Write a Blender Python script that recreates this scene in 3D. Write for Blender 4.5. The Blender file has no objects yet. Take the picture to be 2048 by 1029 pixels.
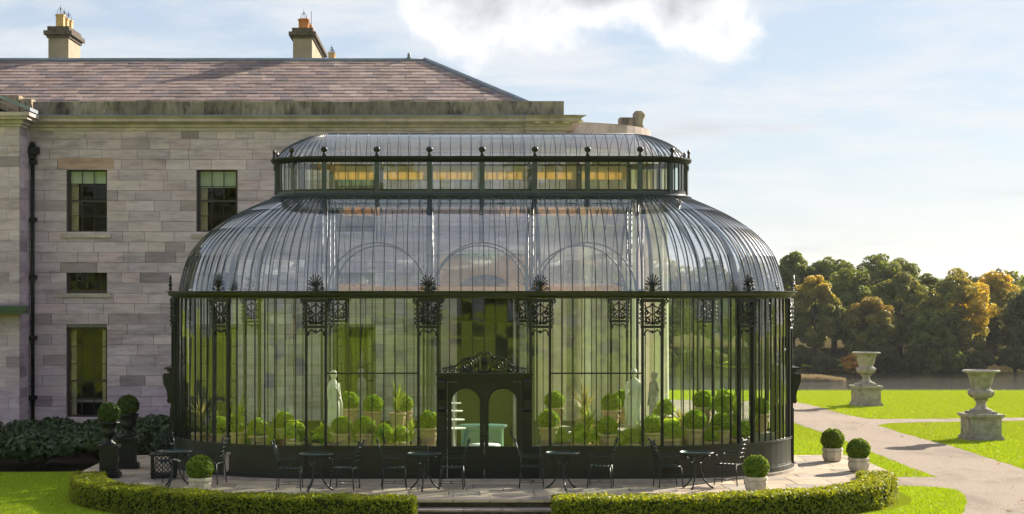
import bpy, math, random
import numpy as np
from mathutils import Vector, Matrix
random.seed(7)
rng = np.random.default_rng(7)
PI = math.pi
R_ = math.radians
SC = bpy.context.scene
COL = SC.collection

# ------------------------------------------------------------------ camera
CAMX, CAMY, CAMZ, FPX, VX, VY = -0.72, -36.0, 3.98, 3420.0, 900.0, 585.0
cam = bpy.data.cameras.new('camera')
cam.sensor_fit = 'HORIZONTAL'
cam.sensor_width = 36.0
cam.lens = 36.0 * FPX / 2048.0
cam.shift_x = (1024.0 - VX) / 2048.0
cam.shift_y = (VY - 514.5) / 2048.0
cam.clip_start = 0.5
cam.clip_end = 9000.0
camo = bpy.data.objects.new('camera', cam)
camo.location = (CAMX, CAMY, CAMZ)
camo.rotation_euler = (R_(90), 0, 0)
COL.objects.link(camo)
SC.camera = camo

# ------------------------------------------------------------------ light
SUN_EL, SUN_AZ = 25.0, 45.0          # azimuth: degrees from +Y towards +X
SKY_STRENGTH, SUN_STRENGTH, EXPOSURE = 0.075, 5.0, 1.42
SC.view_settings.view_transform = 'Standard'
SC.view_settings.look = 'None'
SC.view_settings.exposure = EXPOSURE
SC.view_settings.gamma = 1.0
SC.view_settings.use_curve_mapping = False
sd = Vector((math.sin(R_(SUN_AZ)) * math.cos(R_(SUN_EL)), math.cos(R_(SUN_AZ)) * math.cos(R_(SUN_EL)), math.sin(R_(SUN_EL))))
sun = bpy.data.lights.new('sun', 'SUN')
sun.energy = SUN_STRENGTH
sun.angle = R_(0.55)
sun.color = (1.0, 0.90, 0.74)
suno = bpy.data.objects.new('sun', sun)
suno.rotation_euler = sd.to_track_quat('Z', 'Y').to_euler()
suno.location = sd * 300
COL.objects.link(suno)

def N(nt, typ, **kw):
    n = nt.nodes.new(typ)
    for k, v in kw.items():
        if k == 'ins':
            for kk, vv in v.items():
                n.inputs[kk].default_value = vv
        else:
            setattr(n, k, v)
    return n

world = bpy.data.worlds.new('World')
SC.world = world
world.use_nodes = True
def build_world():
    nt = world.node_tree
    nt.nodes.clear()
    L = nt.links.new
    out = N(nt, 'ShaderNodeOutputWorld')
    bg = N(nt, 'ShaderNodeBackground', ins={'Strength': SKY_STRENGTH})
    sky = N(nt, 'ShaderNodeTexSky', sky_type='NISHITA', sun_disc=False, sun_elevation=R_(SUN_EL), sun_rotation=R_(SUN_AZ),
            altitude=80.0, air_density=1.0, dust_density=0.6, ozone_density=2.0)
    tc = N(nt, 'ShaderNodeTexCoord')
    sep = N(nt, 'ShaderNodeSeparateXYZ')
    L(tc.outputs['Generated'], sep.inputs[0])
    # flat cloud deck: project the direction on a plane overhead
    zc = N(nt, 'ShaderNodeMath', operation='MAXIMUM', ins={1: 0.0})
    L(sep.outputs['Z'], zc.inputs[0])
    za = N(nt, 'ShaderNodeMath', operation='ADD', ins={1: 0.10})
    L(zc.outputs[0], za.inputs[0])
    dx = N(nt, 'ShaderNodeMath', operation='DIVIDE')
    dy = N(nt, 'ShaderNodeMath', operation='DIVIDE')
    L(sep.outputs['X'], dx.inputs[0]); L(za.outputs[0], dx.inputs[1])
    L(sep.outputs['Y'], dy.inputs[0]); L(za.outputs[0], dy.inputs[1])
    cmb = N(nt, 'ShaderNodeCombineXYZ')
    L(dx.outputs[0], cmb.inputs[0]); L(dy.outputs[0], cmb.inputs[1])
    mp = N(nt, 'ShaderNodeMapping')
    mp.inputs['Location'].default_value = CLOUD_OFF
    L(cmb.outputs[0], mp.inputs[0])
    n1 = N(nt, 'ShaderNodeTexNoise', ins={'Scale': 0.55, 'Detail': 7.0, 'Roughness': 0.55, 'Distortion': 0.25})
    L(mp.outputs[0], n1.inputs['Vector'])
    n2 = N(nt, 'ShaderNodeTexNoise', ins={'Scale': 1.9, 'Detail': 8.0, 'Roughness': 0.62, 'Distortion': 0.3})
    L(mp.outputs[0], n2.inputs['Vector'])
    # thick cumulus
    r1 = N(nt, 'ShaderNodeValToRGB')
    r1.color_ramp.elements[0].position = 0.54; r1.color_ramp.elements[0].color = (0, 0, 0, 1)
    r1.color_ramp.elements[1].position = 0.64; r1.color_ramp.elements[1].color = (1, 1, 1, 1)
    L(n1.outputs['Fac'], r1.inputs[0])
    # thin veil
    r2 = N(nt, 'ShaderNodeValToRGB')
    r2.color_ramp.elements[0].position = 0.40; r2.color_ramp.elements[0].color = (0, 0, 0, 1)
    r2.color_ramp.elements[1].position = 0.62; r2.color_ramp.elements[1].color = (.72, .72, .72, 1)
    L(n2.outputs['Fac'], r2.inputs[0])
    # cloud light: brighter rims, greyer thick middles, a little brighter towards the sun
    r3 = N(nt, 'ShaderNodeValToRGB')
    r3.color_ramp.elements[0].position = 0.54; r3.color_ramp.elements[0].color = (1, 1, 1, 1)
    r3.color_ramp.elements[1].position = 0.72; r3.color_ramp.elements[1].color = (.52, .54, .58, 1)
    L(n1.outputs['Fac'], r3.inputs[0])
    sk = N(nt, 'ShaderNodeMix', data_type='RGBA', blend_type='MIX', ins={'Factor': 0.80})
    L(sky.outputs[0], sk.inputs['A'])
    sk.inputs['B'].default_value = SKY_VEIL
    cl = N(nt, 'ShaderNodeMix', data_type='RGBA', blend_type='MULTIPLY', ins={'Factor': 1.0})
    cl.inputs['A'].default_value = CLOUD_COL
    L(r3.outputs[0], cl.inputs['B'])
    m1 = N(nt, 'ShaderNodeMix', data_type='RGBA')
    L(r2.outputs[0], m1.inputs['Factor']); L(sk.outputs['Result'], m1.inputs['A'])
    m1.inputs['B'].default_value = CLOUD_COL
    m2 = N(nt, 'ShaderNodeMix', data_type='RGBA')
    L(r1.outputs[0], m2.inputs['Factor']); L(m1.outputs['Result'], m2.inputs['A']); L(cl.outputs['Result'], m2.inputs['B'])
    # named cumulus banks standing at fixed bearings (u = x/y, v = z/y), edges broken up by noise
    yq = N(nt, 'ShaderNodeMath', operation='MAXIMUM', ins={1: 0.02}); L(sep.outputs['Y'], yq.inputs[0])
    u = N(nt, 'ShaderNodeMath', operation='DIVIDE'); L(sep.outputs['X'], u.inputs[0]); L(yq.outputs[0], u.inputs[1])
    v = N(nt, 'ShaderNodeMath', operation='DIVIDE'); L(sep.outputs['Z'], v.inputs[0]); L(yq.outputs[0], v.inputs[1])
    uv = N(nt, 'ShaderNodeCombineXYZ'); L(u.outputs[0], uv.inputs[0]); L(v.outputs[0], uv.inputs[1])
    best = None
    for cu, cv, ca, cb in CUMULUS:
        sb = N(nt, 'ShaderNodeVectorMath', operation='SUBTRACT'); sb.inputs[1].default_value = (cu, cv, 0); L(uv.outputs[0], sb.inputs[0])
        ml = N(nt, 'ShaderNodeVectorMath', operation='MULTIPLY'); ml.inputs[1].default_value = (1 / ca, 1 / cb, 0); L(sb.outputs[0], ml.inputs[0])
        ln = N(nt, 'ShaderNodeVectorMath', operation='LENGTH'); L(ml.outputs[0], ln.inputs[0])
        iv = N(nt, 'ShaderNodeMath', operation='SUBTRACT', ins={0: 1.0}); L(ln.outputs['Value'], iv.inputs[1])
        if best is None: best = iv.outputs[0]
        else:
            mx_ = N(nt, 'ShaderNodeMath', operation='SMOOTH_MAX', ins={2: 0.25}); L(best, mx_.inputs[0]); L(iv.outputs[0], mx_.inputs[1]); best = mx_.outputs[0]
    nz = N(nt, 'ShaderNodeTexNoise', ins={'Scale': 11.0, 'Detail': 10.0, 'Roughness': 0.58, 'Distortion': 0.1}); L(uv.outputs[0], nz.inputs['Vector'])
    ad = N(nt, 'ShaderNodeMath', operation='MULTIPLY_ADD', ins={1: 2.9, 2: -1.5}); L(nz.outputs['Fac'], ad.inputs[0])
    sm = N(nt, 'ShaderNodeMath', operation='ADD'); L(best, sm.inputs[0]); L(ad.outputs[0], sm.inputs[1])
    al = N(nt, 'ShaderNodeValToRGB'); al.color_ramp.interpolation = 'EASE'
    al.color_ramp.elements[0].position = 0.0; al.color_ramp.elements[0].color = (0, 0, 0, 1)
    al.color_ramp.elements[1].position = 0.17; al.color_ramp.elements[1].color = (.95, .95, .95, 1)
    hf = N(nt, 'ShaderNodeMath', operation='MULTIPLY', ins={1: 0.5}); L(sm.outputs[0], hf.inputs[0])
    L(hf.outputs[0], al.inputs[0])
    cc = N(nt, 'ShaderNodeValToRGB')
    cc.color_ramp.elements[0].position = 0.22; cc.color_ramp.elements[0].color = (CLOUD_COL[0] * 1.15 / 6, CLOUD_COL[1] * 1.15 / 6, CLOUD_COL[2] * 1.15 / 6, 1)
    cc.color_ramp.elements[1].position = 0.42; cc.color_ramp.elements[1].color = (CLOUD_COL[0] * .66 / 6, CLOUD_COL[1] * .68 / 6, CLOUD_COL[2] * .72 / 6, 1)
    L(hf.outputs[0], cc.inputs[0])
    c6 = N(nt, 'ShaderNodeVectorMath', operation='SCALE', ins={'Scale': 6.0}); L(cc.outputs[0], c6.inputs[0])
    m3 = N(nt, 'ShaderNodeMix', data_type='RGBA'); L(al.outputs[0], m3.inputs['Factor']); L(m2.outputs['Result'], m3.inputs['A']); L(c6.outputs[0], m3.inputs['B'])
    L(m3.outputs['Result'], bg.inputs['Color'])
    L(bg.outputs[0], out.inputs['Surface'])
CLOUD_OFF = (0.0, 0.0, 0.0)
CUMULUS = [(.035, .170, .080, .036), (.085, .175, .095, .050), (.130, .168, .052, .038),
           (-.55, .22, .2, .06), (.7, .25, .2, .07), (.62, .13, .16, .04), (-.75, .12, .15, .03)]
SKY_VEIL = (2.6, 2.98, 3.6, 1)
CLOUD_COL = (4.5, 4.55, 4.65, 1)
build_world()
SC.cycles.transparent_max_bounces = 40
SC.cycles.max_bounces = 8
SC.cycles.adaptive_threshold = 0.02
SC.cycles.diffuse_bounces = 2
SC.cycles.glossy_bounces = 4
SC.cycles.transmission_bounces = 6
SC.cycles.caustics_reflective = False
SC.cycles.caustics_refractive = False
SC.cycles.use_denoising = True
SC.cycles.sample_clamp_indirect = 6.0

# ------------------------------------------------------------------ pixel helpers (placing things at their real depth)
def wx(px, Y): return (px - VX) * (Y - CAMY) / FPX + CAMX
def wz(py, Y): return CAMZ - (py - VY) * (Y - CAMY) / FPX
GZ = -0.35
def gp(px, py, z=GZ):
    d = FPX * (CAMZ - z) / (py - VY)
    return ((px - VX) * d / FPX + CAMX, d + CAMY)

# ------------------------------------------------------------------ materials
def pmat(name, col, rough=0.75, var=0.18, scale=6.0, bump=0.15, bscale=45.0, spec=0.35, objcol=False, attr=None,
         dark=None, darkscale=1.5, darkamt=0.5, metallic=0.0, stretch=None, coat=0.0, transl=None):
    m = bpy.data.materials.new(name)
    m.use_nodes = True
    nt = m.node_tree
    L = nt.links.new
    b = nt.nodes['Principled BSDF']
    b.inputs['Roughness'].default_value = rough
    b.inputs['Metallic'].default_value = metallic
    b.inputs['Specular IOR Level'].default_value = spec
    b.inputs['Coat Weight'].default_value = coat
    geo = N(nt, 'ShaderNodeNewGeometry')
    vec = geo.outputs['Position']
    if stretch:
        mp = N(nt, 'ShaderNodeMapping'); mp.inputs['Scale'].default_value = stretch
        L(vec, mp.inputs[0]); vec = mp.outputs[0]
    n1 = N(nt, 'ShaderNodeTexNoise', ins={'Scale': scale, 'Detail': 6.0, 'Roughness': 0.6})
    L(vec, n1.inputs['Vector'])
    mr = N(nt, 'ShaderNodeMapRange', ins={'From Min': 0.3, 'From Max': 0.7, 'To Min': 1 - var, 'To Max': 1 + var})
    L(n1.outputs['Fac'], mr.inputs['Value'])
    base = N(nt, 'ShaderNodeRGB'); base.outputs[0].default_value = (*col, 1)
    src = base.outputs[0]
    if objcol:
        oi = N(nt, 'ShaderNodeObjectInfo'); src = oi.outputs['Color']
    if attr:
        at = N(nt, 'ShaderNodeAttribute', attribute_name=attr); src = at.outputs['Color']
    mul = N(nt, 'ShaderNodeVectorMath', operation='SCALE')
    L(src, mul.inputs[0]); L(mr.outputs[0], mul.inputs['Scale'])
    cur = mul.outputs[0]
    if dark:
        n3 = N(nt, 'ShaderNodeTexNoise', ins={'Scale': darkscale, 'Detail': 8.0, 'Roughness': 0.68})
        L(vec, n3.inputs['Vector'])
        mr3 = N(nt, 'ShaderNodeMapRange', ins={'From Min': 0.5, 'From Max': 0.68, 'To Min': 0.0, 'To Max': darkamt})
        L(n3.outputs['Fac'], mr3.inputs['Value'])
        mx = N(nt, 'ShaderNodeMix', data_type='RGBA')
        mx.inputs['B'].default_value = (*dark, 1)
        L(mr3.outputs[0], mx.inputs['Factor']); L(cur, mx.inputs['A'])
        cur = mx.outputs['Result']
    L(cur, b.inputs['Base Color'])
    if bump:
        n2 = N(nt, 'ShaderNodeTexNoise', ins={'Scale': bscale, 'Detail': 5.0, 'Roughness': 0.6})
        L(geo.outputs['Position'], n2.inputs['Vector'])
        bp = N(nt, 'ShaderNodeBump', ins={'Strength': bump, 'Distance': 0.02})
        L(n2.outputs['Fac'], bp.inputs['Height'])
        L(bp.outputs[0], b.inputs['Normal'])
    return m

def leafmat(name, c0, c1, attr=False, transl=0.45, rough=0.55, tint=(1.25, 1.2, 0.6), gloss=0.25):
    """leaves: colour varies from leaf to leaf, part of the light passes through"""
    m = bpy.data.materials.new(name)
    m.use_nodes = True
    nt = m.node_tree
    L = nt.links.new
    nt.nodes.clear()
    out = N(nt, 'ShaderNodeOutputMaterial')
    geo = N(nt, 'ShaderNodeNewGeometry')
    mx = N(nt, 'ShaderNodeMix', data_type='RGBA')
    mx.inputs['A'].default_value = (*c0, 1); mx.inputs['B'].default_value = (*c1, 1)
    L(geo.outputs['Random Per Island'], mx.inputs['Factor'])
    cur = mx.outputs['Result']
    if attr:
        at = N(nt, 'ShaderNodeAttribute', attribute_name='col')
        mm = N(nt, 'ShaderNodeMix', data_type='RGBA', blend_type='MULTIPLY', ins={'Factor': 1.0})
        L(at.outputs['Color'], mm.inputs['A']); L(cur, mm.inputs['B'])
        cur = mm.outputs['Result']
    d = N(nt, 'ShaderNodeBsdfPrincipled', ins={'Roughness': rough, 'Specular IOR Level': gloss})
    L(cur, d.inputs['Base Color'])
    t = N(nt, 'ShaderNodeBsdfTranslucent')
    tm = N(nt, 'ShaderNodeMix', data_type='RGBA', blend_type='MULTIPLY', ins={'Factor': 1.0})
    tm.inputs['B'].default_value = (*tint, 1)
    L(cur, tm.inputs['A']); L(tm.outputs['Result'], t.inputs['Color'])
    ms = N(nt, 'ShaderNodeMixShader', ins={0: transl})
    L(d.outputs[0], ms.inputs[1]); L(t.outputs[0], ms.inputs[2])
    L(ms.outputs[0], out.inputs['Surface'])
    return m

def glassmat(name, f0=0.05, tint=(0.93, 0.97, 0.93), rough=0.004, wav=0.0, wscale=1.2, dirt=0.0, dirtcol=(.6, .62, .6)):
    """thin clear pane: light goes straight through, each face mirrors more at grazing angles (Schlick)"""
    m = bpy.data.materials.new(name)
    m.use_nodes = True
    nt = m.node_tree
    L = nt.links.new
    nt.nodes.clear()
    out = N(nt, 'ShaderNodeOutputMaterial')
    geo = N(nt, 'ShaderNodeNewGeometry')
    dt = N(nt, 'ShaderNodeVectorMath', operation='DOT_PRODUCT')
    L(geo.outputs['Normal'], dt.inputs[0]); L(geo.outputs['Incoming'], dt.inputs[1])
    ab = N(nt, 'ShaderNodeMath', operation='ABSOLUTE'); L(dt.outputs['Value'], ab.inputs[0])
    om = N(nt, 'ShaderNodeMath', operation='SUBTRACT', ins={0: 1.0}); L(ab.outputs[0], om.inputs[1])
    pw = N(nt, 'ShaderNodeMath', operation='POWER', ins={1: 5.0}); L(om.outputs[0], pw.inputs[0])
    mr = N(nt, 'ShaderNodeMath', operation='MULTIPLY_ADD', ins={1: 1 - f0, 2: f0}); L(pw.outputs[0], mr.inputs[0])
    tr = N(nt, 'ShaderNodeBsdfTransparent'); tr.inputs[0].default_value = (*tint, 1)
    gl = N(nt, 'ShaderNodeBsdfGlossy', ins={'Roughness': rough})
    if wav:
        n = N(nt, 'ShaderNodeTexNoise', ins={'Scale': wscale, 'Detail': 2.0})
        L(geo.outputs['Position'], n.inputs['Vector'])
        bp = N(nt, 'ShaderNodeBump', ins={'Strength': wav, 'Distance': 0.05})
        L(n.outputs['Fac'], bp.inputs['Height']); L(bp.outputs[0], gl.inputs['Normal'])
    ms = N(nt, 'ShaderNodeMixShader')
    L(mr.outputs[0], ms.inputs[0]); L(tr.outputs[0], ms.inputs[1]); L(gl.outputs[0], ms.inputs[2])
    cur = ms.outputs[0]
    if dirt:
        n = N(nt, 'ShaderNodeTexNoise', ins={'Scale': 2.2, 'Detail': 6.0, 'Roughness': .65})
        L(geo.outputs['Position'], n.inputs['Vector'])
        q = N(nt, 'ShaderNodeMapRange', ins={'From Min': .35, 'From Max': .75, 'To Min': dirt * .35, 'To Max': dirt})
        L(n.outputs['Fac'], q.inputs['Value'])
        df = N(nt, 'ShaderNodeBsdfDiffuse'); df.inputs[0].default_value = (*dirtcol, 1)
        tl = N(nt, 'ShaderNodeBsdfTranslucent'); tl.inputs[0].default_value = (*dirtcol, 1)
        dm = N(nt, 'ShaderNodeMixShader', ins={0: .5}); L(df.outputs[0], dm.inputs[1]); L(tl.outputs[0], dm.inputs[2])
        m2 = N(nt, 'ShaderNodeMixShader'); L(q.outputs[0], m2.inputs[0]); L(cur, m2.inputs[1]); L(dm.outputs[0], m2.inputs[2])
        cur = m2.outputs[0]
    L(cur, out.inputs['Surface'])
    return m

M = {}
M['iron'] = pmat('black green painted iron', (0.006, 0.007, 0.0075), rough=0.45, var=.25, bump=.05, spec=.3)
M['iron_panel'] = pmat('dark olive painted panel', (.014, .015, .009), rough=.42, var=.25, bump=.06, spec=.4)
M['iron_roof'] = pmat('slate blue painted glazing iron', (0.030, 0.040, 0.052), rough=0.4, var=.25, bump=.05, spec=.5)
M['iron_eave'] = pmat('dark olive painted eaves', (0.014, 0.017, 0.010), rough=0.4, var=.25, bump=.06, spec=.5)
M['furn'] = pmat('dark green enamelled iron', (0.007, 0.016, 0.015), rough=0.35, var=.2, bump=.04, spec=.4)
M['glass_wall'] = glassmat('conservatory wall glass', f0=.026, tint=(.95, .99, .955), wav=.05, wscale=1.5, dirt=.006)
M['glass_dome'] = glassmat('conservatory roof glass', f0=.14, tint=(.97, .985, 1.0), wav=.06, wscale=1.7, dirt=.02, dirtcol=(.52, .58, .68))
M['glass_lantern'] = glassmat('lantern window glass', f0=.075, tint=(.97, .985, .965), wav=.08, wscale=2.0, dirt=.02, dirtcol=(.6, .58, .48))
M['glass_house'] = glassmat('old sash window glass', f0=.026, tint=(.85, .9, .85), wav=.35, wscale=2.2)
M['glass_table'] = glassmat('table top glass', f0=.07, tint=(.8, .92, .88))
M['stone'] = pmat('ashlar sandstone', (.3, .25, .23), rough=.88, var=.16, scale=3.0, bump=.35, bscale=30, spec=.15, objcol=True,
                  dark=(.09, .08, .09), darkscale=1.1, darkamt=.42, stretch=(.7, .7, 3.2))
M['stone_far'] = pmat('ashlar sandstone in mass', (.3, .25, .23), rough=.88, var=.16, scale=3.0, bump=.35, bscale=30, spec=.15, attr='col',
                      dark=(.09, .08, .09), darkscale=1.1, darkamt=.42, stretch=(.7, .7, 3.2))
M['mortar'] = pmat('lime mortar', (.20, .18, .17), rough=.95, bump=.3, spec=.1)
M['parapet'] = pmat('lichen blackened parapet stone', (.26, .22, .18), rough=.95, var=.3, scale=5, bump=.5, bscale=25, spec=.1, objcol=True,
                    dark=(.022, .02, .02), darkscale=1.6, darkamt=.92, stretch=(1.6, 1.6, .55))
M['cornice'] = pmat('moulded cornice sandstone', (.45, .37, .37), rough=.9, var=.2, scale=2.0, bump=.25, spec=.15, dark=(.15, .12, .10), darkscale=.9, darkamt=.5)
M['sandstone_white'] = pmat('pale limestone', (.62, .55, .46), rough=.85, var=.12, bump=.2, spec=.2)
M['lead'] = pmat('grey lead sheet', (.17, .20, .25), rough=.55, var=.2, scale=2.5, bump=.2, spec=.5)
M['slate'] = pmat('purple brown slate', (.22, .17, .16), rough=.72, var=.2, scale=7, bump=.3, bscale=20, spec=.3, objcol=True,
                  dark=(.06, .05, .045), darkscale=.55, darkamt=.6, stretch=(1.5, .6, .6))
M['slate_far'] = pmat('purple brown slate in mass', (.16, .12, .12), rough=.72, var=.2, scale=7, bump=.3, bscale=20, spec=.3, attr='col',
                      dark=(.06, .05, .045), darkscale=.55, darkamt=.6, stretch=(1.5, .6, .6))
M['chimney'] = pmat('rendered chimney stack', (.34, .28, .21), rough=.95, var=.2, scale=4, bump=.5, spec=.1, dark=(.09, .08, .07), darkscale=2, darkamt=.5)
M['chimcap'] = pmat('blackened chimney capping', (.11, .09, .075), rough=.95, var=.4, scale=7, bump=.6, spec=.1)
M['pot_cream'] = pmat('buff clay chimney pot', (.50, .33, .16), rough=.85, var=.15, bump=.15)
M['pot_red'] = pmat('orange clay chimney pot', (.52, .20, .07), rough=.85, var=.15, bump=.15)
M['frame'] = pmat('plum brown painted sash', (.035, .022, .028), rough=.4, var=.15, bump=.05)
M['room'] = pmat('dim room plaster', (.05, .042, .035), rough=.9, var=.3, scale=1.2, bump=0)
M['blind'] = pmat('pale roller blind', (.50, .52, .42), rough=.9, var=.05, bump=.05)
M['curtain'] = pmat('cream curtain', (.45, .36, .25), rough=.95, var=.2, scale=9, bump=.2)
M['flag'] = pmat('york flagstone', (.3, .26, .22), rough=.8, var=.18, scale=2.5, bump=.3, bscale=25, spec=.25, objcol=True, dark=(.09, .085, .08), darkscale=1.3, darkamt=.45)
M['plinth'] = pmat('pale plinth stone', (.36, .31, .26), rough=.85, var=.2, bump=.25, dark=(.12, .11, .1), darkamt=.4)
M['planter'] = pmat('weathered cream stone planter', (.52, .46, .36), rough=.85, var=.15, scale=8, bump=.3, spec=.2, dark=(.26, .23, .17), darkscale=5, darkamt=.5)
M['urn'] = pmat('lichened grey urn stone', (.31, .29, .26), rough=.92, var=.25, scale=6, bump=.6, bscale=22, spec=.15, dark=(.09, .085, .07), darkscale=4, darkamt=.65)
M['terracotta'] = pmat('mossy terracotta', (.56, .36, .22), rough=.88, var=.2, scale=7, bump=.3, dark=(.26, .32, .13), darkscale=3.5, darkamt=.75)
M['marble'] = pmat('white marble', (.74, .69, .60), rough=.55, var=.08, scale=3, bump=.08, spec=.35)
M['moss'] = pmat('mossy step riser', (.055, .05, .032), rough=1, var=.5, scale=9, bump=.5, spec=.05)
M['soil'] = pmat('dark potting soil', (.03, .022, .015), rough=1.0, var=.3, bump=.6, spec=.05)
M['green_metal'] = pmat('pale green painted counter', (.19, .36, .22), rough=.5, var=.1, bump=.05)
M['green_top'] = pmat('verdigris counter top', (.18, .34, .29), rough=.25, var=.1, bump=.03, spec=.6)
M['linen'] = pmat('white linen', (.78, .78, .76), rough=.9, var=.05, bump=.05)
M['silver'] = pmat('pale silver stand', (.6, .58, .52), rough=.3, var=.1, metallic=.6, bump=.03)
M['peach'] = pmat('orange washed render and sunlit cornice', (.88, .42, .14), rough=.9, var=.15, scale=2, bump=.15)
M['amber'] = leafmat('amber pinoleum blind', (.64, .52, .32), (.64, .52, .32), transl=.5, rough=.9, tint=(1.3, 1.2, .9), gloss=.1)
M['floor'] = pmat('conservatory stone floor', (.50, .47, .42), rough=.5, var=.15, scale=2, bump=.1, spec=.4)
M['bark'] = pmat('tree bark', (.07, .055, .04), rough=.95, var=.3, scale=5, bump=.6)
M['green_paint'] = pmat('bottle green painted canopy', (.008, .045, .035), rough=.35, var=.1, bump=.05, spec=.5)
M['box'] = leafmat('clipped box leaves', (.07, .13, .012), (.22, .31, .03), transl=.4, tint=(1.5, 1.35, .5))
M['box_dark'] = leafmat('dark box leaves', (.03, .06, .012), (.085, .13, .025), transl=.3)
M['hedge'] = leafmat('box hedge leaves', (.10, .145, .012), (.31, .34, .03), transl=.48, tint=(1.5, 1.3, .45))
M['laurel'] = leafmat('dark laurel leaves', (.014, .030, .008), (.045, .08, .02), transl=.12, rough=.4, gloss=.3)
M['palm'] = leafmat('palm and cordyline blades', (.16, .26, .03), (.42, .46, .10), transl=.45)
M['palm_gold'] = leafmat('straw coloured cordyline blades', (.30, .28, .10), (.55, .45, .20), transl=.4, tint=(1.2, 1.1, .7))
M['leafy'] = leafmat('glasshouse leaves', (.18, .34, .03), (.52, .60, .08), transl=.55)
M['box_in'] = leafmat('glasshouse box leaves', (.13, .24, .02), (.32, .44, .045), transl=.5, tint=(1.4, 1.35, .5))  # lighter copy of the clipped box leaves, sunlit brightness put into the colour
M['tree'] = leafmat('woodland leaves', (.9, .9, .9), (1.35, 1.35, 1.3), attr=True, transl=.5, tint=(1.35, 1.2, .6))
M['fallen'] = leafmat('fallen autumn leaves', (.30, .13, .03), (.55, .36, .06), transl=.3)
M['reed'] = leafmat('dry reeds', (.22, .17, .14), (.33, .26, .22), transl=.3)
M['grass'] = leafmat('lawn grass blades', (.22, .32, .014), (.33, .41, .02), transl=.42, tint=(1.35, 1.3, .5))

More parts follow.
